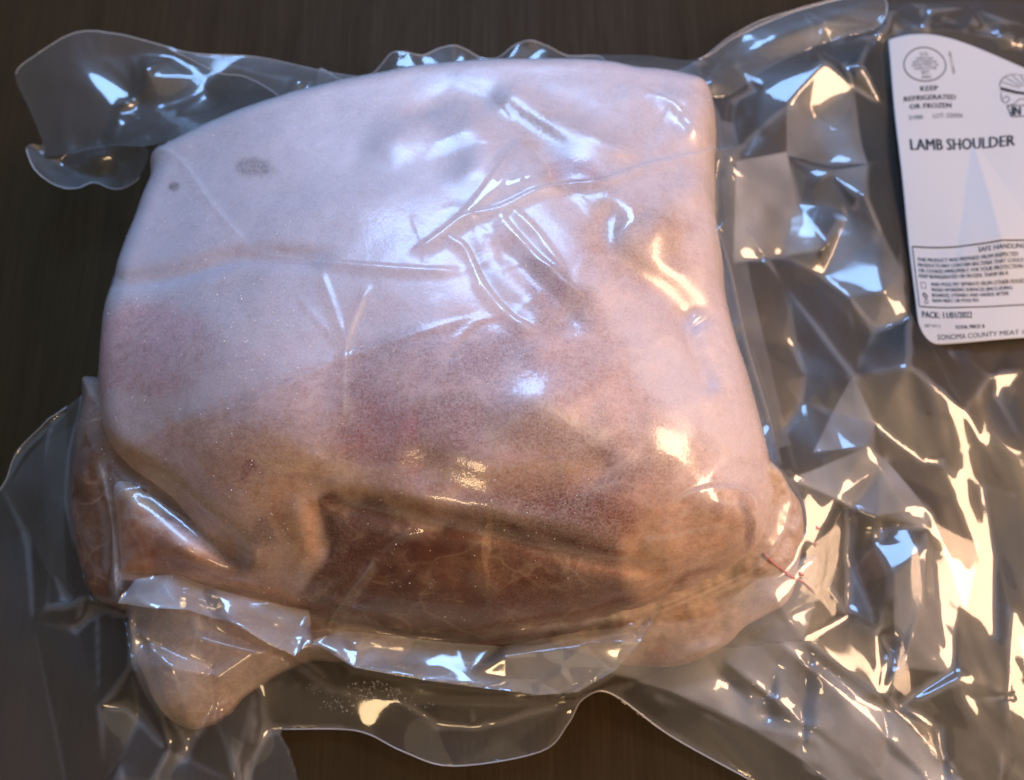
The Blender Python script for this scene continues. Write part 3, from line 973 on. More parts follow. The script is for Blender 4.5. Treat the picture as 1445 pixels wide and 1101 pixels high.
# ------------------------------------------------------------------ the bag: crease lines of the loose film (cm heights)
CREASE = [
    # ring round the meat where the film leaves it
    [(70, 560, 2.4), (60, 680, 1.8), (70, 800, 1.4), (100, 850, 1.2)],
    [(30, 640, 1.2), (95, 580, 2.2), (140, 500, 2.4), (150, 350, 2.4), (170, 240, 3.0), (240, 170, 3.0), (400, 110, 3.2), (560, 70, 3.4), (760, 60, 3.4), (900, 70, 3.4), (985, 85, 3.6)],
    [(-80, 760, 0.4), (5, 690, 0.8), (30, 640, 1.2)],
    [(5, 690, 0.8), (40, 760, 0.5), (47, 878, 0.9), (91, 1101, 0.5), (100, 1180, 0.4)],
    [(65, 857, 1.3), (116, 846, 2.0), (109, 889, 1.0), (138, 860, 1.5), (140, 998, 1.3), (147, 1101, 0.9), (150, 1180, 0.5)],
    [(140, 998, 1.3), (178, 997, 1.0), (200, 1010, 0.6), (237, 1060, 1.1), (262, 1069, 0.7)],
    [(237, 1060, 1.1), (215, 1101, 1.2), (210, 1180, 0.5)],
    [(170, 1070, 1.0), (165, 1101, 1.3), (166, 1170, 0.6)],
    [(262, 1069, 0.7), (306, 991, 1.4), (331, 1082, 1.0), (340, 1110, 0.7), (345, 1180, 0.4)],
    [(306, 991, 1.4), (364, 962, 1.5), (350, 1093, 0.5), (348, 1180, 0.3)],
    [(364, 962, 1.5), (480, 975, 1.3), (560, 985, 1.1), (665, 990, 1.3), (760, 990, 1.2), (830, 960, 1.8)],
    [(665, 990, 1.3), (668, 1022, 0.8)],
    [(560, 985, 1.1), (620, 1025, 0.5), (700, 1022, 0.7), (790, 990, 0.9)],
    [(380, 1030, 0.35), (480, 1030, 0.4), (520, 1037, 0.5), (570, 1062, 0.6), (640, 1082, 0.5), (760, 1062, 0.6), (800, 1022, 0.9), (820, 988, 1.2), (862, 978, 1.2)],
    # ledge of film along the front foot of the meat
    [(165, 850, 3.6), (262, 838, 3.8), (290, 848, 3.4), (330, 880, 3.4), (415, 925, 3.0), (432, 908, 3.4), (470, 912, 3.2), (500, 940, 2.8), (600, 958, 2.6), (690, 968, 2.4), (780, 982, 2.0), (815, 975, 2.2), (850, 930, 2.6), (920, 868, 3.2)],
    [(300, 890, 2.6), (345, 905, 2.2), (413, 932, 1.9)],
    [(290, 858, 2.7), (345, 868, 2.3), (400, 890, 2.0), (432, 892, 2.4)],
    [(470, 896, 2.4), (520, 915, 1.8), (600, 930, 1.7), (700, 940, 1.7)],
    [(182, 853, 3.2), (190, 885, 2.9), (205, 905, 2.6), (240, 905, 2.9)], [(205, 905, 2.6), (270, 930, 2.6), (300, 940, 2.2), (306, 991, 1.4)],
    [(710, 925, 3.2), (730, 945, 2.8), (780, 978, 2.2)],
    [(710, 925, 3.2), (800, 908, 3.2), (880, 905, 3.1), (870, 945, 2.4), (810, 975, 2.1)],
    [(800, 908, 3.2), (795, 945, 2.4)],
    # lower right strip
    [(862, 978, 1.2), (905, 960, 1.8), (960, 935, 2.4), (1000, 915, 2.8), (1060, 905, 2.2), (1095, 912, 2.4), (1134, 904, 2.4)],
    [(945, 973, 1.6), (1054, 1024, 1.2), (1152, 1046, 1.5), (1149, 1046, 1.3), (1152, 1024, 1.8), (1236, 1086, 1.0), (1290, 1180, 0.6)],
    [(862, 978, 1.2), (945, 1037, 0.5), (1061, 1101, 0.4), (1180, 1190, 0.3)],
    [(1134, 904, 2.4), (1244, 980, 2.2), (1269, 1002, 1.6), (1360, 1101, 0.8), (1420, 1180, 0.6)],
    [(1142, 918, 2.0), (1131, 1000, 1.2), (1131, 1071, 0.9), (1149, 1090, 0.6)],
    [(1160, 940, 1.6), (1215, 985, 1.7), (1248, 995, 1.4), (1250, 1060, 0.9), (1310, 1101, 0.7)],
    [(1000, 930, 2.2), (1015, 955, 1.2), (1060, 975, 1.5), (1085, 985, 1.2), (1095, 935, 1.8)],
    [(1025, 960, 1.0), (1065, 1000, 1.3), (1085, 1010, 0.9)],
    [(1131, 1071, 0.9), (1160, 1080, 1.0), (1240, 1110, 0.5)],
    [(1020, 930, 2.0), (1100, 990, 1.9), (1180, 1060, 1.2), (1250, 1110, 0.8)],
    [(1080, 890, 2.6), (1160, 955, 2.3), (1244, 1030, 1.5), (1320, 1110, 0.8)],
    [(930, 985, 1.5), (1000, 1010, 1.1), (1090, 1060, 1.0), (1200, 1120, 0.5)],
    [(182, 853, 3.4), (185, 937, 2.9), (222, 1000, 2.2), (268, 1042, 0.9), (303, 1006, 1.5), (308, 955, 2.7), (364, 918, 3.0), (420, 905, 2.8)],
    [(190, 890, 3.1), (240, 940, 3.3), (262, 1000, 2.4), (268, 1042, 0.9)], [(240, 940, 3.3), (308, 955, 2.7)], [(205, 905, 2.9), (280, 900, 3.2), (364, 918, 3.0)],
    [(830, 905, 3.2), (900, 885, 3.4), (960, 880, 3.0), (1020, 850, 3.4), (1070, 820, 3.4), (1150, 790, 3.0)],
    [(900, 885, 3.4), (930, 925, 2.4), (1000, 915, 2.8)], [(960, 880, 3.0), (985, 905, 2.6)], [(1020, 850, 3.4), (1040, 890, 2.8), (1100, 880, 2.8), (1150, 850, 2.4)],
    [(1070, 820, 3.4), (1100, 850, 3.4), (1134, 904, 2.4)],
    # right of the bone end
    [(1100, 660, 3.6), (1125, 672, 3.0), (1148, 638, 2.6), (1225, 629, 2.9), (1236, 600, 2.3), (1205, 529, 2.8), (1105, 400, 2.3), (1060, 330, 3.0)],
    [(1236, 600, 2.3), (1285, 513, 3.0), (1283, 440, 1.8), (1275, 380, 2.2)],
    [(1285, 513, 3.0), (1368, 576, 2.6), (1386, 620, 1.9), (1323, 654, 1.3), (1303, 652, 1.6), (1292, 578, 2.4), (1339, 602, 2.1), (1337, 640, 1.5)],
    [(1303, 652, 1.6), (1236, 600, 2.3)],
    [(1225, 629, 2.9), (1250, 650, 2.2), (1316, 725, 2.3), (1344, 780, 1.8), (1360, 798, 1.5), (1349, 882, 1.0), (1338, 951, 0.7), (1265, 999, 0.8)],
    [(1116, 676, 3.0), (1178, 703, 2.6), (1243, 660, 2.5)],
    [(1178, 703, 2.6), (1242, 730, 2.4), (1308, 714, 2.3)],
    [(1242, 730, 2.4), (1242, 742, 1.4), (1236, 769, 1.9), (1262, 811, 2.5), (1311, 771, 2.6), (1309, 745, 2.1), (1250, 732, 2.2)],
    [(1262, 811, 2.5), (1265, 882, 1.9), (1273, 918, 1.5), (1255, 984, 1.4)],
    [(1313, 773, 2.6), (1305, 846, 2.2), (1273, 940, 1.9), (1258, 988, 1.9)],
    [(1315, 780, 2.0), (1331, 918, 0.9)],
    [(1200, 800, 1.0), (1240, 890, 1.8), (1255, 920, 0.8)],
    [(1150, 780, 2.8), (1190, 860, 2.0), (1196, 868, 1.6), (1134, 904, 2.4)],
    [(1196, 720, 1.6), (1194, 790, 1.0), (1192, 860, 1.2)],
    [(1265, 999, 0.8), (1360, 953, 1.5), (1429, 982, 1.2), (1500, 1010, 0.6)],
    [(1367, 988, 1.3), (1425, 984, 0.7)],
    [(1367, 988, 1.3), (1390, 1040, 1.1), (1415, 1097, 0.9), (1440, 1180, 0.6)],
    [(1320, 1030, 0.3), (1330, 1101, 0.3)],
    [(1433, 864, 1.6), (1429, 991, 1.4), (1418, 1082, 1.2), (1425, 1180, 0.8)],
    [(1386, 620, 1.9), (1430, 700, 0.9), (1470, 800, 1.4), (1520, 900, 0.8)],
    [(1400, 560, 1.0), (1450, 640, 1.6), (1520, 720, 0.8)],
    [(1380, 690, 0.6), (1400, 790, 0.8), (1395, 900, 0.5)],
    [(1340, 500, 1.4), (1400, 530, 1.8), (1450, 520, 1.2), (1520, 560, 1.4)],
    # between the meat and the label
    [(1050, 480, 2.8), (1085, 600, 2.6), (1100, 660, 3.6)],
    [(1120, 490, 2.0), (1135, 530, 2.2), (1130, 570, 2.1), (1105, 610, 2.3)],
    [(1035, 370, 2.9), (1100, 362, 2.0), (1160, 350, 2.3), (1170, 345, 2.6)],
    [(1110, 220, 2.4), (1125, 290, 1.9), (1170, 345, 2.6), (1195, 300, 2.0), (1220, 275, 2.9), (1225, 232, 2.1)],
    [(1110, 220, 2.4), (1165, 232, 1.7), (1225, 232, 2.1), (1262, 222, 1.4)],
    [(1125, 290, 1.9), (1170, 240, 2.5)],
    [(1220, 275, 2.9), (1245, 330, 2.4), (1275, 380, 2.2)],
    [(1195, 300, 2.0), (1160, 390, 1.6), (1200, 420, 2.0), (1250, 410, 2.6), (1275, 380, 2.2)],
    [(1200, 420, 2.0), (1235, 465, 1.6), (1280, 450, 1.7)],
    [(1030, 220, 4.2), (1075, 180, 3.2), (1110, 150, 2.8), (1165, 85, 3.2), (1205, 125, 2.2), (1262, 158, 1.5)],
    [(1110, 150, 2.8), (1110, 220, 2.4)],
    [(1130, 140, 2.6), (1150, 170, 1.7), (1200, 200, 1.9)],
    [(1190, 95, 2.4), (1215, 90, 2.9), (1225, 105, 2.6), (1240, 142, 1.9)],
    [(1035, 145, 2.8), (1065, 130, 2.2), (1080, 125, 2.7)],
    [(985, 85, 3.6), (1040, 95, 2.2), (1150, 70, 2.2), (1245, 35, 1.8)],
    [(1145, 35, 1.6), (1165, 28, 2.4), (1170, 60, 1.7), (1230, 50, 2.3)],
    # film above the label
    [(1245, 55, 2.0), (1247, 40, 2.6), (1262, 12, 2.2), (1290, 2, 1.8), (1320, 5, 2.3), (1370, 10, 1.4), (1420, 22, 1.9), (1470, 40, 1.2)],
    [(1262, 45, 1.6), (1300, 33, 2.2), (1345, 30, 1.6), (1365, 40, 1.8), (1400, 50, 1.2), (1445, 55, 1.6)],
    [(1300, 12, 1.5), (1310, 28, 2.4), (1335, 25, 1.7)],
    [(1380, 25, 1.9), (1390, 45, 1.2), (1430, 42, 2.0), (1440, 70, 1.2)],
    # flat under the label and out of the frame
    [(1262, 80, 1.2), (1275, 250, 1.2), (1300, 440, 1.1), (1340, 480, 1.0), (1560, 470, 1.0)],
    [(1300, 90, 1.2), (1560, 150, 1.0)],
    [(1320, 250, 1.2), (1450, 260, 1.3), (1560, 260, 1.0)],
    [(1600, -80, 0.8), (1620, 500, 0.8), (1600, 1200, 0.5)],
    [(1045, 45, 1.4), (1130, 12, 1.3), (1250, -18, 1.2), (1600, -80, 0.8)],
    [(-150, 1180, 0.3), (700, 1190, 0.3), (1600, 1200, 0.5)],
    [(-150, 760, 0.3), (-150, 1180, 0.3)],
]
lines = [[tuple(atc(p)) for p in ln] for ln in CREASE]
SHEET = crease_sheet(lines, GX, GY, 0.003)
# the film hangs as a smooth membrane between its creases: hold the crease lines, relax the rest
held = np.zeros(GX.shape, bool)
hz = SHEET.copy()
for ln in lines:
    for p, q in zip(ln[:-1], ln[1:]):
        m_ = max(2, int(math.hypot(q[0] - p[0], q[1] - p[1]) / STEP * 1.6))
        t = np.linspace(0, 1, m_)
        ii = np.round((p[0] + (q[0] - p[0]) * t - X0) / STEP).astype(int)
        jj = np.round((p[1] + (q[1] - p[1]) * t - Y0) / STEP).astype(int)
        ok = (ii >= 0) & (ii < NX) & (jj >= 0) & (jj < NY)
        held[jj[ok], ii[ok]] = True
        hz[jj[ok], ii[ok]] = (p[2] + (q[2] - p[2]) * t)[ok]
SHEET = np.where(held, hz, SHEET)
facets = SHEET.copy()
SHEET = SHEET.astype(np.float32)
hz = hz.astype(np.float32)
for it in range(260):
    nb = SHEET.copy()
    nb[1:-1, 1:-1] = 0.25 * (SHEET[:-2, 1:-1] + SHEET[2:, 1:-1] + SHEET[1:-1, :-2] + SHEET[1:-1, 2:])
    SHEET = np.where(held, hz, nb)
SHEET = 0.38 * facets + 0.62 * SHEET.astype(float)
SHEET = 0.9 * blur(SHEET, 0.00055) + 0.1 * blur(SHEET, 0.004)
wide = blur(SHEET, 0.02)
flat = 0.92 - 0.42 * smooth(0.155, 0.19, GX) - 0.25 * smooth(0.06, 0.12, GX) * (1 - smooth(-0.10, -0.05, GY))
SHEET = wide + flat * (SHEET - wide)
SHEET += 0.0014 * fbm(GX, GY, 0.05, 121, 1)
# long drawn folds running down the right-hand film and off the lower right corner
streak = fbm(GX + 0.25 * GY, 0.16 * GY, 0.012, 161, 2) * smooth(0.10, 0.15, GX) * (1 - smooth(0.03, 0.07, GY))
diag = fbm((GX + GY) * 0.75, (GX - GY) * 0.10, 0.010, 165, 2) * smooth(0.05, 0.09, GX) * (1 - smooth(-0.10, -0.07, GY))
SHEET += 0.0012 * streak + 0.0009 * diag
SHEET = np.maximum(SHEET, 0.0018)

TIGHT = np.maximum(MEAT, blur(MEAT, 0.003))
TIGHT = blur(TIGHT, 0.0010) + 0.0008
for pts, hgt, run in [
    ([(575, 362), (665, 290), (733, 193), (775, 235), (778, 266), (700, 292), (620, 335)], 2.2, 6.0),
    ([(868, 285), (1000, 245), (1008, 305), (905, 335), (862, 345)], 1.8, 6.0),
    ([(905, 225), (965, 120), (1005, 150), (1000, 212)], 1.2, 5.0),
    ([(560, 170), (640, 120), (720, 150), (700, 200), (600, 230)], 1.0, 8.0),
    ([(940, 715), (985, 692), (1060, 695), (1068, 740), (1050, 785), (1000, 762), (900, 765)], 1.6, 5.0),
    ([(150, 650), (210, 688), (170, 715), (165, 800)], 2.2, 4.0),
    ([(690, 330), (760, 380), (840, 470), (790, 480), (720, 430)], -1.4, 6.0),
]:
    P_ = [hit(MEAT, *p) for p in pts]
    d_ = plan_sdf(P_)
    TIGHT = TIGHT + hgt * 0.001 * np.clip(d_ / (run * 0.001), 0, 1)
TIGHT = np.maximum(blur(TIGHT, 0.0006), MEAT + 0.0005)
k = 0.0018
hh = np.clip(0.5 + 0.5 * (TIGHT - SHEET) / k, 0, 1)
FILM = SHEET * (1 - hh) + TIGHT * hh + k * hh * (1 - hh)
FILM0 = FILM.copy()
FOLD = np.zeros_like(FILM)
# standing creases of the film over the meat: points, half width mm, height mm
for pts, w, a in [
    ([(212, 202), (255, 225), (300, 288), (356, 350)], 1.6, 1.2),
    ([(330, 352), (400, 362), (480, 371), (600, 380), (660, 378)], 1.5, 1.2),
    ([(140, 405), (230, 385), (340, 357)], 2.5, 0.9),
    ([(452, 378), (475, 440), (490, 492)], 1.2, 0.7),
    ([(526, 400), (500, 455), (489, 505), (485, 600)], 1.3, 1.2),
    ([(240, 602), (360, 560), (490, 503), (600, 465), (690, 440)], 0.9, 0.35),
    ([(575, 362), (625, 328), (665, 290), (705, 235), (733, 193)], 2.6, 2.2),
    ([(733, 193), (770, 232), (777, 262)], 2.2, 1.6),
    ([(618, 334), (665, 306), (710, 292), (770, 266), (850, 256), (920, 232), (1000, 216), (1062, 204)], 1.9, 2.2),
    ([(622, 332), (655, 348), (682, 402), (722, 448), (762, 468)], 1.9, 1.7),
    ([(700, 296), (740, 345), (790, 392), (830, 420)], 2.8, 1.6),
    ([(722, 292), (760, 330), (800, 385)], 2.2, 1.4),
    ([(815, 175), (850, 200), (905, 225)], 2.0, 1.1),
    ([(905, 130), (940, 140), (970, 165), (985, 195)], 2.2, 1.0),
    ([(1000, 235), (1006, 300), (1030, 380), (1052, 480), (1082, 580), (1102, 660)], 2.2, 1.2),
    ([(1020, 430), (1032, 460), (1040, 500)], 2.2, 1.4),
    ([(1000, 440), (970, 470), (985, 520), (1002, 552)], 2.0, 1.4),
    ([(138, 640), (152, 690), (160, 740), (165, 800), (166, 850)], 1.8, 2.0),
    ([(160, 712), (175, 692), (215, 688)], 1.6, 1.4),
    ([(458, 890), (490, 845), (520, 805), (530, 785)], 1.7, 2.4),
    ([(418, 830), (428, 812), (424, 790)], 1.6, 1.5),
    ([(330, 770), (350, 785), (355, 795)], 2.0, 1.4),
    ([(900, 762), (945, 758), (1000, 745), (1035, 745)], 1.4, 1.0),
    ([(940, 715), (985, 692), (1030, 688), (1062, 700), (1068, 740), (1050, 785)], 1.6, 1.3),
    ([(1100, 660), (1115, 720), (1080, 790), (1000, 835), (920, 868)], 1.8, 1.4),
    ([(345, 880), (380, 890), (420, 905)], 1.6, 1.6),
    ([(320, 860), (360, 868), (400, 882), (425, 890)], 1.6, 1.3),
    ([(440, 700), (600, 735), (760, 770), (940, 800)], 1.6, 0.6),
    ([(540, 905), (620, 915), (720, 925)], 1.5, 0.9),
    ([(640, 700), (700, 745), (800, 770)], 1.0, 0.3),
]:
    FILM = feature(FILM, FILM0, pts, 0.5 + w * 0.42, a * 1.0, 'fold')
    FOLD = feature(FOLD, FILM0, pts, 0.5 + w * 0.3, 1000.0 * min(1.0, 0.28 + a * 0.38), 'tent')
hub = [(356, 350), (490, 500), (660, 300), (733, 193), (770, 266), (720, 448), (860, 340), (1000, 216), (950, 140), (530, 785), (440, 890), (300, 840), (165, 850), (165, 710), (990, 692), (1062, 700), (905, 765), (1050, 785), (1100, 660), (960, 470), (1020, 430), (600, 380), (800, 390), (700, 925)]
for (hx, hy) in hub:
    for q_ in range(3):
        a_ = random.random() * 2 * math.pi
        l_ = random.uniform(35, 120)
        b_ = random.uniform(-0.35, 0.35)
        x1, y1 = hx + 0.5 * l_ * math.cos(a_), hy + 0.5 * l_ * math.sin(a_)
        x2, y2 = hx + l_ * math.cos(a_ + b_), hy + l_ * math.sin(a_ + b_)
        FILM = feature(FILM, FILM0, [(hx, hy), (x1, y1), (x2, y2)], 0.9, random.uniform(0.15, 0.45), 'fold', 4)
FILM = blur(FILM, 0.0005)
FILM += 0.00006 * fbm(GX, GY, 0.005, 131, 2) * smooth(0.004, 0.02, D_main)

BAG = [(-150, 760, 0.3), (-20, 705, 0.6), (8, 682, 0.8), (30, 634, 1.2), (95, 574, 2.2), (165, 500, 2.4), (185, 350, 2.4), (205, 262, 3.0), (260, 215, 3.0),
       (400, 165, 3.2), (560, 125, 3.4), (760, 112, 3.4), (900, 112, 3.4), (985, 92, 3.0), (1045, 45, 1.4), (1130, 12, 1.3), (1250, -18, 1.2), (1590, -70, 0.8),
       (1610, 500, 0.8), (1590, 1190, 0.5), (1180, 1186, 0.3), (1061, 1102, 0.4), (945, 1038, 0.5), (862, 979, 1.2), (822, 987, 1.2), (801, 1022, 0.9),
       (762, 1061, 0.6), (640, 1081, 0.5), (570, 1061, 0.6), (520, 1036, 0.5), (480, 1029, 0.4), (400, 1029, 0.35), (408, 1060, 0.4), (420, 1101, 0.4), (440, 1180, 0.3), (-150, 1180, 0.3)]
P_BAG = [atc(q) for q in spline(BAG, 5, True)]

bag = empty('vacuum_bag', 'large clear crinkled plastic vacuum bag drawn tight over the meat, with loose film around', 'plastic bag', (0.0, 0.0, 0.0))
strip = [atc(q) for q in [(900, 962, 1.8), (1000, 915, 2.4), (1134, 904, 2.4), (1244, 980, 2.0), (1360, 1101, 0.8), (1400, 1180, 0.5), (1270, 1180, 0.5), (1130, 1071, 0.9), (1054, 1024, 1.2), (945, 975, 1.6)]]
foot = [atc(q) for q in [(165, 850, 3.6), (262, 838, 3.6), (330, 862, 3.0), (432, 885, 3.0), (600, 912, 2.6), (710, 925, 2.8), (850, 900, 3.0), (920, 868, 3.2), (850, 930, 2.6), (815, 975, 2.2), (690, 968, 2.4), (500, 940, 2.8), (415, 925, 3.0), (330, 880, 3.4)]]
dbl = 1.0 * smooth(-0.0004, 0.0004, plan_sdf(strip)) + 0.40 * smooth(-0.001, 0.001, plan_sdf(foot))
for poly, amt in [
    ([(182, 853, 3.2), (185, 937, 2.6), (222, 1000, 2.0), (268, 1040, 1.0), (303, 1003, 1.5), (364, 960, 1.6), (430, 925, 2.4), (330, 880, 3.2)], 0.55),
    ([(820, 905, 3.0), (1000, 870, 3.0), (1090, 800, 3.4), (1156, 780, 3.0), (1150, 850, 2.4), (1134, 904, 2.4), (1000, 915, 2.6), (905, 960, 1.8), (860, 950, 2.2)], 0.80),
    ([(1036, 235, 3.4), (1110, 215, 2.4), (1125, 290, 2.0), (1165, 350, 2.3), (1100, 364, 2.0), (1035, 372, 2.9)], 0.85),
    ([(1170, 240, 2.4), (1225, 232, 2.1), (1220, 275, 2.8), (1195, 300, 2.0), (1160, 390, 1.6), (1235, 465, 1.6), (1280, 450, 1.7), (1275, 380, 2.2), (1245, 330, 2.4)], 0.55),
    ([(1110, 150, 2.8), (1165, 85, 3.2), (1205, 125, 2.2), (1225, 232, 2.1), (1110, 220, 2.4)], 0.5),
    ([(1116, 676, 3.0), (1225, 629, 2.9), (1250, 650, 2.2), (1316, 725, 2.3), (1309, 745, 2.1), (1242, 730, 2.4), (1178, 703, 2.6)], 0.8),
    ([(1148, 638, 2.6), (1205, 529, 2.8), (1236, 600, 2.3), (1225, 629, 2.9)], 0.7),
    ([(1262, 811, 2.5), (1311, 771, 2.6), (1344, 780, 1.8), (1360, 798, 1.5), (1338, 951, 0.7), (1273, 940, 1.9)], 0.6),
    ([(5, 690, 0.8), (95, 580, 2.2), (100, 850, 1.2), (60, 800, 1.4)], 0.14),
]:
    dbl = np.maximum(dbl, amt * smooth(-0.0005, 0.0005, plan_sdf([atc(q) for q in poly])))
lap = [hit(MEAT, *p) for p in [(135, 640), (240, 602), (490, 503), (690, 442), (800, 480), (900, 560), (1000, 640), (1095, 650), (1040, 430), (1015, 230), (990, 120), (760, 95), (600, 100), (380, 150), (220, 205), (150, 400), (125, 520)]]
dbl = np.maximum(dbl, 0.30 * smooth(-0.0005, 0.0005, plan_sdf(lap)))
dbl *= 0.7 + 0.6 * fbm(GX, GY, 0.02, 151, 3)
FOLD = np.maximum(FOLD, dbl)
curv = np.clip((blur(FILM, 0.0016) - FILM) / 0.00022, -1, 1)
TIGHTM = (1 - smooth(0.0010, 0.0028, FILM - MEAT)) * (MEAT > 0.01)
CLING = TIGHTM * np.clip(0.08 + 1.2 * frost, 0, 1)
FOLD = np.clip(np.maximum(FOLD, 0.40 * np.clip(np.abs(curv) - 0.25, 0, 1)), 0, 1)
grid_part('front_film', FILM, P_BAG, M_FILM, bag, {'fold': FOLD, 'cling': CLING, 'tight': TIGHTM})
# second sheet of the bag, under the meat
rp = [(X0 + 0.026 * (i + 0.9 * random.random()), Y0 + 0.026 * (j + 0.9 * random.random())) for i in range(23) for j in range(19)]
under = blur(crease_sheet([[(a, b, abs(random.gauss(0, 0.0016)))] for a, b in rp], GX, GY, 0.0), 0.0008)
BACK = np.where(MEAT > 0.004, 0.0012, 0.20 * SHEET + under)
BACK = np.clip(np.minimum(BACK, FILM - 0.0008), 0.0006, None)
gx2, gy2 = GX[::2, ::2], GY[::2, ::2]
grid_part('back_film', BACK[::2, ::2], [p for p in P_BAG], M_BACK, bag, gx=gx2, gy=gy2)


def edge_line(pts, r=0.00028, n=6, name='cut_edge', lift=0.0002):
    P = [atc(q) for q in spline(pts, n)]
    Q = []
    for p in P:
        Q.append((p[0], p[1], float(sample(FILM, p[0], p[1])) + lift))
    return tube(name, Q, r, M_EDGE, bag, 6)


edge_line([b for b in BAG[21:32]])
edge_line(BAG[0:5])
edge_line(BAG[13:17])


def loose_sheet(name, outline, creases, mat, seed, soft=0.0012, n=5, rim=True, wob=0.0006):
    out = spline(outline, n, True)
    W = [atc(q) for q in out]
    x = np.array([p[0] for p in W]); y = np.array([p[1] for p in W])
    st = 0.0007
    gx, gy = np.meshgrid(np.arange(x.min() - 0.006, x.max() + 0.006, st), np.arange(y.min() - 0.006, y.max() + 0.006, st))
    ln = [[tuple(p) for p in W] + [tuple(W[0])]] + [[tuple(atc(q)) for q in spline(c, 4)] for c in creases]
    Z = crease_sheet(ln, gx, gy, np.nan)
    bad = np.isnan(Z)
    if bad.any():
        # carry the rim height outwards
        pts = np.array([p for p in W])
        jj, ii = np.nonzero(bad)
        for s in range(0, len(jj), 4000):
            J, I = jj[s:s + 4000], ii[s:s + 4000]
            d = (gx[J, I][:, None] - pts[None, :, 0]) ** 2 + (gy[J, I][:, None] - pts[None, :, 1]) ** 2
            Z[J, I] = pts[np.argmin(d, 1), 2]
    def bl(a, s):
        global STEP
        keep = STEP
        STEP = st
        r = blur(a, s)
        STEP = keep
        return r
    Z = 0.6 * bl(Z, soft) + 0.4 * bl(Z, soft * 3.5)
    Z += wob * fbm(gx, gy, 0.02, seed, 3)
    ob = grid_part(name, Z, W, mat, bag, gx=gx, gy=gy)
    if rim:
        fx = np.clip((x - gx[0, 0]) / st, 0, gx.shape[1] - 2).astype(int)
        fy = np.clip((y - gy[0, 0]) / st, 0, gx.shape[0] - 2).astype(int)
        m = rim if isinstance(rim, tuple) else (0, len(W))
        Q = [(x[i], y[i], Z[fy[i], fx[i]]) for i in range(m[0] * n, min(m[1] * n, len(W)))]
        tube('cut_edge', Q, 0.00026, M_EDGE, bag, 6)
    return ob


# big curled corner of the seal, upper left
loose_sheet('corner_flap', [(22, 105, 3.0), (55, 73, 3.5), (109, 45, 3.8), (160, 47, 3.6), (218, 60, 3.3), (276, 76, 3.0), (363, 82, 2.6), (472, 105, 2.8), (540, 118, 3.4),
                            (420, 150, 4.4), (300, 185, 4.6), (215, 204, 4.8), (150, 208, 3.0), (64, 222, 2.2), (60, 200, 2.2), (42, 155, 2.5)],
            [[(80, 130, 3.0), (110, 105, 3.3), (160, 78, 3.2), (250, 84, 2.9)], [(80, 130, 3.0), (95, 190, 2.6)],
             [(202, 94, 3.9), (188, 135, 2.6), (160, 170, 3.4), (150, 205, 2.4)], [(202, 94, 3.9), (225, 150, 2.8), (230, 165, 3.2), (215, 200, 4.6)],
             [(160, 150, 3.0), (170, 136, 3.6), (190, 138, 3.0), (195, 152, 2.6), (170, 165, 2.9)],
             [(230, 165, 3.2), (300, 160, 3.0), (340, 135, 3.3), (400, 120, 3.2)], [(285, 100, 2.8), (295, 140, 2.7)],
             [(115, 210, 2.3), (165, 180, 2.9), (225, 160, 3.3)]],
            M_FLAP, 201, rim=(0, 8))
loose_sheet('curled_lip', [(38, 205, 2.9), (62, 206, 2.6), (66, 224, 2.4), (130, 208, 2.4), (205, 205, 4.2), (196, 250, 3.4), (165, 268, 2.4), (134, 258, 2.2), (109, 265, 2.5), (84, 263, 2.7), (58, 248, 3.0), (42, 228, 3.2)],
            [[(64, 222, 2.0), (95, 240, 2.0), (165, 250, 2.1)], [(115, 225, 2.6), (140, 215, 3.1), (165, 235, 2.4)], [(150, 240, 2.3), (185, 225, 3.1), (200, 210, 3.8)],
             [(90, 232, 1.8), (130, 232, 2.7), (160, 240, 2.2)]],
            M_FLAP, 211, rim=(5, 12))
loose_sheet('rolled_edge', [(233, 65, 3.6), (280, 78, 3.5), (363, 84, 3.2), (440, 97, 3.2), (500, 112, 3.6), (454, 132, 4.2), (429, 142, 4.4), (400, 139, 4.2), (378, 125, 4.0), (345, 109, 3.8), (309, 104, 3.7), (272, 86, 3.6)],
            [[(260, 74, 3.9), (330, 92, 4.2), (400, 108, 4.3), (450, 112, 4.0)], [(390, 98, 3.4), (420, 108, 4.6), (430, 125, 4.2)], [(440, 105, 3.4), (455, 118, 4.4)]],
            M_FLAP, 221, rim=(5, 12))
loose_sheet('wavy_seal', [(450, 98, 3.0), (483, 113, 2.9), (523, 108, 3.0), (538, 93, 3.3), (552, 73, 3.7), (567, 71, 3.8), (595, 80, 3.4), (617, 69, 3.5), (640, 63, 3.6), (658, 71, 3.3), (680, 84, 3.0), (704, 84, 3.0), (726, 64, 3.5), (748, 54, 3.8), (770, 63, 3.5), (800, 80, 3.0), (850, 82, 2.8),
                          (850, 120, 3.6), (650, 125, 3.8), (470, 145, 3.8)],
            [[(520, 118, 3.4), (560, 105, 3.9), (620, 98, 3.3), (690, 100, 3.6)], [(552, 78, 3.4), (560, 110, 3.9)], [(715, 78, 3.8), (722, 100, 3.2)], [(748, 62, 3.3), (790, 98, 3.7), (840, 100, 3.0)]],
            M_FLAP, 231, rim=(0, 17))
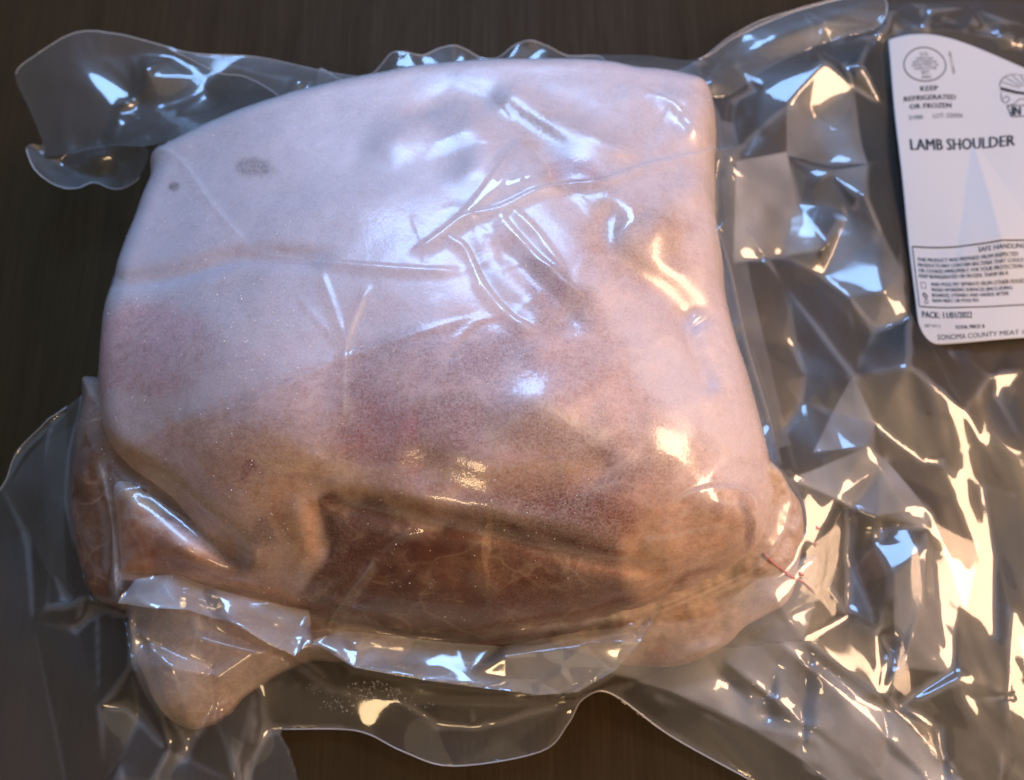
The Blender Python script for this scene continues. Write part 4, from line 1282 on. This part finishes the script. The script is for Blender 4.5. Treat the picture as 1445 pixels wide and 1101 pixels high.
# loose folded strip beside the upper right corner of the meat
loose_sheet('seal_strip', [(800, 80, 3.2), (900, 78, 3.0), (985, 84, 3.0), (1040, 50, 2.6), (1130, 14, 2.4), (1240, -8, 2.2), (1240, 38, 2.0), (1160, 62, 2.2), (1080, 100, 2.4), (1020, 138, 3.2), (960, 120, 3.8), (860, 100, 3.8)],
            [[(985, 84, 3.0), (1046, 78, 2.6), (1120, 42, 2.8), (1230, 5, 2.4)], [(900, 85, 3.6), (985, 95, 3.2), (1010, 110, 3.8)], [(1046, 45, 2.3), (1042, 95, 2.9)]],
            M_FLAP, 241, rim=(2, 6))

# gathered folds of film standing along the front foot of the meat: the inner edge dips under the tight film
loose_sheet('gusset', [(166, 851, 4.2), (190, 818, 3.8), (245, 808, 3.6), (292, 828, 3.4), (345, 842, 3.8), (436, 862, 3.2), (440, 905, 3.7), (416, 926, 3.9), (375, 908, 4.3), (332, 882, 4.6), (300, 872, 4.0), (262, 860, 4.2), (210, 858, 4.4)],
            [[(190, 838, 4.2), (246, 834, 3.9), (292, 850, 3.65), (318, 864, 4.2), (380, 886, 3.95), (425, 905, 3.6)], [(292, 828, 3.4), (305, 838, 4.05), (318, 864, 4.2), (332, 882, 4.6)],
             [(246, 834, 3.9), (262, 860, 4.2)], [(425, 885, 3.4), (430, 915, 3.9)], [(330, 855, 4.0), (380, 872, 3.7), (420, 888, 3.5)]],
            M_GUSSET, 251, n=1, soft=0.0005, rim=False, wob=0.0003)
loose_sheet('gusset', [(440, 905, 3.1), (480, 890, 2.8), (560, 898, 2.6), (640, 908, 2.6), (710, 912, 2.7), (800, 895, 2.8), (880, 885, 2.9), (930, 862, 3.2), (905, 905, 3.3), (870, 945, 3.0), (815, 977, 2.8), (760, 981, 2.9), (690, 972, 3.0), (600, 960, 3.2), (500, 942, 3.4)],
            [[(450, 912, 3.2), (500, 918, 3.1), (560, 935, 3.0), (640, 945, 2.9), (740, 965, 2.9)], [(500, 905, 3.2), (505, 940, 3.3)], [(712, 925, 3.4), (735, 948, 3.0), (790, 975, 2.9)],
             [(712, 925, 3.4), (800, 912, 3.1), (880, 905, 3.5), (860, 940, 3.0)], [(800, 912, 3.1), (793, 948, 3.2)], [(560, 935, 3.0), (575, 955, 3.4), (600, 960, 3.2)]],
            M_GUSSET, 261, n=1, soft=0.0005, rim=False, wob=0.0003)

# ------------------------------------------------------------------ small things in the bag
for strand, rad_ in (([(1078, 781), (1090, 793), (1103, 804)], 0.0007), ([(1100, 800), (1112, 811), (1126, 819)], 0.0009), ([(1118, 812), (1134, 822), (1150, 838)], 0.0006), ([(1124, 806), (1134, 812)], 0.0008)):
    bl_ = [hit(FILM, *p) for p in spline(strand, 6)]
    tube('blood_streak', [(p[0], p[1], p[2] - 0.0004) for p in bl_], rad_, M_BLOOD, lamb, 7, lambda t: 0.35 + 0.65 * math.sin(math.pi * (0.1 + 0.8 * t)) + 0.15 * math.sin(19 * t))
for c, r in (((1152, 745), 0.0014), ((1150, 768), 0.0011), ((1128, 810), 0.0016)):
    p = hit(FILM, *c)
    V, Fc = [(p[0], p[1], p[2] + r * 0.35)], []
    for ring, (rr, zz) in enumerate(((0.6, 0.25), (1.0, -0.3))):
        for s in range(10):
            w = 2 * math.pi * s / 10
            q = r * rr * (1 + 0.35 * math.sin(3 * w + c[0]))
            V.append((p[0] + q * math.cos(w), p[1] + q * math.sin(w) * 0.8, p[2] + r * zz))
    for s in range(10):
        Fc.append((0, 1 + s, 1 + (s + 1) % 10))
        Fc.append((1 + s, 11 + s, 11 + (s + 1) % 10, 1 + (s + 1) % 10))
    mesh_obj('blood_drop', V, Fc, M_BLOOD, lamb)


def ice(name, count, seed, dens, region):
    r = np.random.default_rng(seed)
    V, Fc = [], []
    base = np.array([(1, 0, 0), (0, 1, 0), (-1, 0, 0), (0, -1, 0), (0, 0, 1), (0, 0, -1)], float)
    tri = [(0, 1, 4), (1, 2, 4), (2, 3, 4), (3, 0, 4), (1, 0, 5), (2, 1, 5), (3, 2, 5), (0, 3, 5)]
    n_ = 0
    jj_, ii_ = np.nonzero(region[:-1, :-1] > 0.004)
    while n_ < count:
        q_ = r.integers(0, len(ii_))
        i, j = ii_[q_], jj_[q_]
        if r.random() > dens[j, i]:
            continue
        s = 0.00008 + 0.00016 * r.random() ** 3
        a = r.random() * 6.28
        R = np.array([[math.cos(a), -math.sin(a), 0], [math.sin(a), math.cos(a), 0], [0, 0, 1]])
        b = (base * [s * (1 + r.random()), s, s]) @ R.T
        p = np.array([GX[j, i] + r.random() * STEP, GY[j, i] + r.random() * STEP, 0])
        p[2] = float(sample(FILM, p[0], p[1])) + 0.00005
        k0 = len(V)
        V.extend(p + b)
        Fc.extend(tuple(k0 + t for t in q) for q in tri)
        n_ += 1
    ob = mesh_obj(name, V, Fc, M_ICE, lamb, smooth_=False)
    ob['kind'] = 'stuff'
    return ob


dens = np.clip(0.15 + 0.4 * frost + 0.3 * face + 0.25 * deep, 0, 1) * np.clip(0.35 + 1.9 * fbm(GX, GY, 0.03, 301, 3), 0, 1)
ice('ice_crystals', 2100, 5, dens, D_main)
p_ = [atc(q) for q in [(385, 955, 1.2), (540, 965, 1.2), (620, 1000, 0.9), (500, 1010, 0.7), (400, 990, 0.8)]]
ice('ice_residue', 260, 8, np.clip(0.35 + 1.1 * fbm(GX, GY, 0.022, 311, 5, 0.7), 0.02, 1) ** 2, plan_sdf(p_) + 0.004)

# ------------------------------------------------------------------ the paper label
LAB = np.array([
    [(1253, 57, 2.75), (1345, 55, 2.7), (1445, 95, 2.0), (1560, 150, 1.4)],
    [(1266, 195, 2.5), (1355, 191, 2.45), (1445, 186, 2.2), (1560, 180, 1.7)],
    [(1282, 345, 2.4), (1362, 346, 2.75), (1445, 340, 2.3), (1560, 332, 1.8)],
    [(1298, 486, 2.1), (1366, 484, 2.2), (1445, 477, 2.0), (1560, 468, 1.7)]], float)
LAB[:, :, 2] = LAB[:, :, 2] * 0.45 + 0.75


def lag(t):
    n = [0, 1 / 3, 2 / 3, 1]
    w = []
    for i in range(4):
        a = 1.0
        for j in range(4):
            if i != j:
                a = a * (t - n[j]) / (n[i] - n[j])
        w.append(a)
    return w


def label_pt(u, v, lift=0.0):
    wu, wv = lag(u), lag(v)
    q = sum(wv[i] * wu[j] * LAB[i, j] for i in range(4) for j in range(4))
    # a soft dent below the title, as the sticker follows the film
    z = q[2] * 0.01
    z += 0.0005 * math.sin(9 * u + 3 * v) + 0.0004 * math.sin(15 * v - 5 * u + 1.0)
    z += 0.0012 * math.exp(-((u - 0.30) / 0.12) ** 2 - ((v - 0.72) / 0.20) ** 2)
    m_ = min(u - (0.40 - 0.38 * (v - 0.36)), (0.42 + 1.1 * (v - 0.36)) - u)
    z += 0.018 * max(0.0, m_) * max(0.0, min(1.0, (0.80 - v) / 0.14))
    p = at(q[0], q[1], q[2] * 0.01)
    return np.array([p[0], p[1], z + lift])


NU, NV = 120, 160
LW, LH = 307.0, 428.0      # label proportions
rad = 42.0
U, Vv = np.meshgrid(np.linspace(0, LW, NU), np.linspace(0, LH, NV))
rr_poly = []
for cx, cy, a0, r_ in ((3, 3, 180, 3), (LW - rad, rad, 270, rad), (LW - rad, LH - rad, 0, rad), (rad, LH - rad, 90, rad)):
    for s in range(9):
        w = math.radians(a0 + s * 90 / 8)
        rr_poly.append((cx + r_ * math.cos(w), cy + r_ * math.sin(w)))
sd, ncx, ncy = poly_sdf(rr_poly, U, Vv, True)
U2 = np.where(sd > 0, U, ncx)
V2 = np.where(sd > 0, Vv, ncy)
co = [label_pt(a / LW, b / LH) for a, b in zip(U2.ravel(), V2.ravel())]
Fc = []
for j in range(NV - 1):
    for i in range(NU - 1):
        if max(sd[j, i], sd[j, i + 1], sd[j + 1, i], sd[j + 1, i + 1]) > 0:
            Fc.append((j * NU + i, (j + 1) * NU + i, (j + 1) * NU + i + 1, j * NU + i + 1))
label = mesh_obj('paper_label', co, Fc, M_PAPER, bag)
label['label'] = 'white printed paper label stuck to the upper right film'
sol = label.modifiers.new('thickness', 'SOLIDIFY')
sol.thickness = 0.00015
sol.offset = -1


def print_mesh(name, V, Fc):
    V = [label_pt(a / LW, b / LH, 0.00012) for a, b in V]
    return mesh_obj(name, V, Fc, M_INK, label, smooth_=False)


def text(name, body, x, y, size, sx=1.0, bold=0.0, rot=0.0, center=False, space=1.0):
    """x, y: start of the baseline in label units (right, down); size: cap height"""
    cu = bpy.data.curves.new(name, 'FONT')
    cu.body = body
    cu.size = 1.0
    cu.space_character = space
    cu.resolution_u = 2
    if center:
        cu.align_x = 'CENTER'
    tmp = bpy.data.objects.new(name, cu)
    scene.collection.objects.link(tmp)
    dg = bpy.context.evaluated_depsgraph_get()
    me = tmp.evaluated_get(dg).to_mesh()
    k_ = size / 0.69
    V = []
    c, s = math.cos(rot), math.sin(rot)
    Fc = []
    passes = (0.0,) if bold <= 0 else (-0.5, 0.0, 0.5)
    for ps in passes:
        n0 = len(V)
        for v in me.vertices:
            a, b = (v.co.x + ps * bold * 6) * k_ * sx, -v.co.y * k_
            V.append((x + a * c - b * s, y + a * s + b * c))
        Fc += [tuple(n0 + q for q in p.vertices) for p in me.polygons]
    tmp.evaluated_get(dg).to_mesh_clear()
    bpy.data.objects.remove(tmp)
    return print_mesh(name, V, Fc)


def stroke(name, pts, w, closed=False):
    V, Fc = [], []
    P0 = [np.array(p, float) for p in pts]
    if closed:
        P0.append(P0[0])
    P = []
    for a, b in zip(P0[:-1], P0[1:]):
        k_ = max(1, int(np.linalg.norm(b - a) / 4.0))
        P += [a + (b - a) * t / k_ for t in range(k_)]
    if not closed:
        P.append(P0[-1])
    n_ = len(P)
    for i in range(n_):
        a = P[(i - 1) % n_] if (closed or i > 0) else P[i]
        b = P[(i + 1) % n_] if (closed or i < n_ - 1) else P[i]
        t = b - a
        t = t / (np.linalg.norm(t) + 1e-9)
        q = np.array([-t[1], t[0]])
        V += [tuple(P[i] + q * w / 2), tuple(P[i] - q * w / 2)]
    for i in range(n_ if closed else n_ - 1):
        j = (i + 1) % n_
        Fc.append((2 * i, 2 * i + 1, 2 * j + 1, 2 * j))
    return print_mesh(name, V, Fc)


ox, oy = 53, 45
stroke('stamp_ring', [(ox + 33 * math.cos(a), oy + 24 * math.sin(a)) for a in np.linspace(0, 2 * math.pi, 48, endpoint=False)], 1.5, True)
for s_, dy, h_ in (('U.S.', -12, 5), ('INSPECTED', -6.5, 3.1), ('AND PASSED BY', -2, 3.1), ('DEPARTMENT OF', 2.6, 3.1), ('AGRICULTURE', 7.4, 3.1), ('EST.', 14, 4.6), ('34062', 20, 3.6)):
    text('printed_text', s_, ox, oy + dy, h_, 1.206, 0.0, 0, True)
text('printed_text', '00010110305', 92, 24, 4.2, 1.016, 0.0, math.radians(83))
text('printed_text', 'KEEP', 56, 82, 6.6, 1.334, 0.012, 0, True, 1.05)
text('printed_text', 'REFRIGERATED', 57, 94, 6.6, 1.245, 0.012, 0, True, 1.05)
text('printed_text', 'OR FROZEN', 57, 105, 6.6, 1.245, 0.012, 0, True, 1.05)
text('printed_text', '21000', 20, 119, 5.6, 1.143, 0.0)
text('printed_text', 'LOT: 220356', 59, 118, 5.6, 1.143, 0.0)
text('printed_text', 'LAMB SHOULDER', 17, 160, 14.8, 1.016, 0.012, math.radians(0.5), False, 1.02)
bx0, bx1, by0, by1 = 6, 300, 288, 372
stroke('print_border', [(bx0, by0), (bx0 + 60, by0), (bx0 + 150, by0), (bx1, by0), (bx1, by1), (bx0 + 150, by1), (bx0 + 60, by1), (bx0, by1)], 1.8, True)
text('printed_text', 'SAFE HANDLING INSTRUCTIONS', 122, 298, 6.2, 1.206, 0.006)
for k_, s_ in enumerate(('THIS PRODUCT WAS PREPARED FROM INSPECTED', 'PRODUCTS MAY CONTAIN BACTERIA THAT COULD', 'OR COOKED IMPROPERLY. FOR YOUR PROTECTION',
                         'KEEP REFRIGERATED OR FROZEN. THAW IN A')):
    text('printed_text', s_, 12, 307.5 + 7.6 * k_, 5.1, 1.067, 0.008)
for k_, s_ in enumerate(('AND POULTRY SEPARATE FROM OTHER FOODS', 'WASH WORKING SURFACES (INCLUDING', 'BOARDS), UTENSILS AND HANDS AFTER', 'RAW MEAT OR POULTRY.')):
    text('printed_text', s_, 33, 341 + 7.8 * k_, 5.1, 1.092, 0.008)
# little pictograms of the handling box
stroke('pictogram', [(14, 337), (23, 337), (23, 345), (14, 345)], 0.9, True)
stroke('pictogram', [(15, 354), (18, 352), (24, 356), (22, 359), (17, 357)], 2.2, True)
stroke('pictogram', [(18, 362), (23, 361), (24, 366), (17, 367)], 1.4, True)
text('printed_text', 'PACK: 11/01/2022', 9, 388, 9.4, 0.991, 0.010)
text('printed_text', 'NET WT: 0', 13, 402, 4.6, 1.016, 0.0)
text('printed_text', 'TOTAL PRICE: $', 76, 405, 5.8, 0.991, 0.012)
text('printed_text', 'SONOMA COUNTY MEAT CO.', 38, 421, 8.4, 1.118, -0.004)
# round emblem, cut by the picture edge: rays, a banner and a base
ex, ey = 213, 72
stroke('emblem_ring', [(ex + 44 * math.cos(a), ey + 40 * math.sin(a)) for a in np.linspace(math.pi * 1.02, math.pi * 1.98, 26)], 1.3)
for a in np.linspace(math.pi * 1.1, math.pi * 1.9, 9):
    stroke('emblem_ray', [(ex + 15 * math.cos(a), ey + 13 * math.sin(a)), (ex + 42 * math.cos(a), ey + 38 * math.sin(a))], 1.4)
stroke('emblem_band', [(ex - 43, ey + 1), (ex - 20, ey + 6), (ex, ey + 7), (ex + 20, ey + 6), (ex + 43, ey + 1)], 6.0)
stroke('emblem_scroll', spline([(ex - 42, ey + 8), (ex - 42, ey + 20), (ex - 36, ey + 26), (ex - 30, ey + 20), (ex - 34, ey + 14), (ex - 39, ey + 20)], 4), 1.2)
stroke('emblem_scroll', spline([(ex - 33, ey + 32), (ex - 22, ey + 26), (ex - 14, ey + 18), (ex - 4, ey + 20)], 4), 1.2)
stroke('emblem_base', [(ex - 34, ey + 30), (ex - 28, ey + 48), (ex + 28, ey + 48), (ex + 34, ey + 30)], 1.6, True)
text('printed_text', 'IN', ex - 28, ey + 46, 14, 0.7, 0.02)
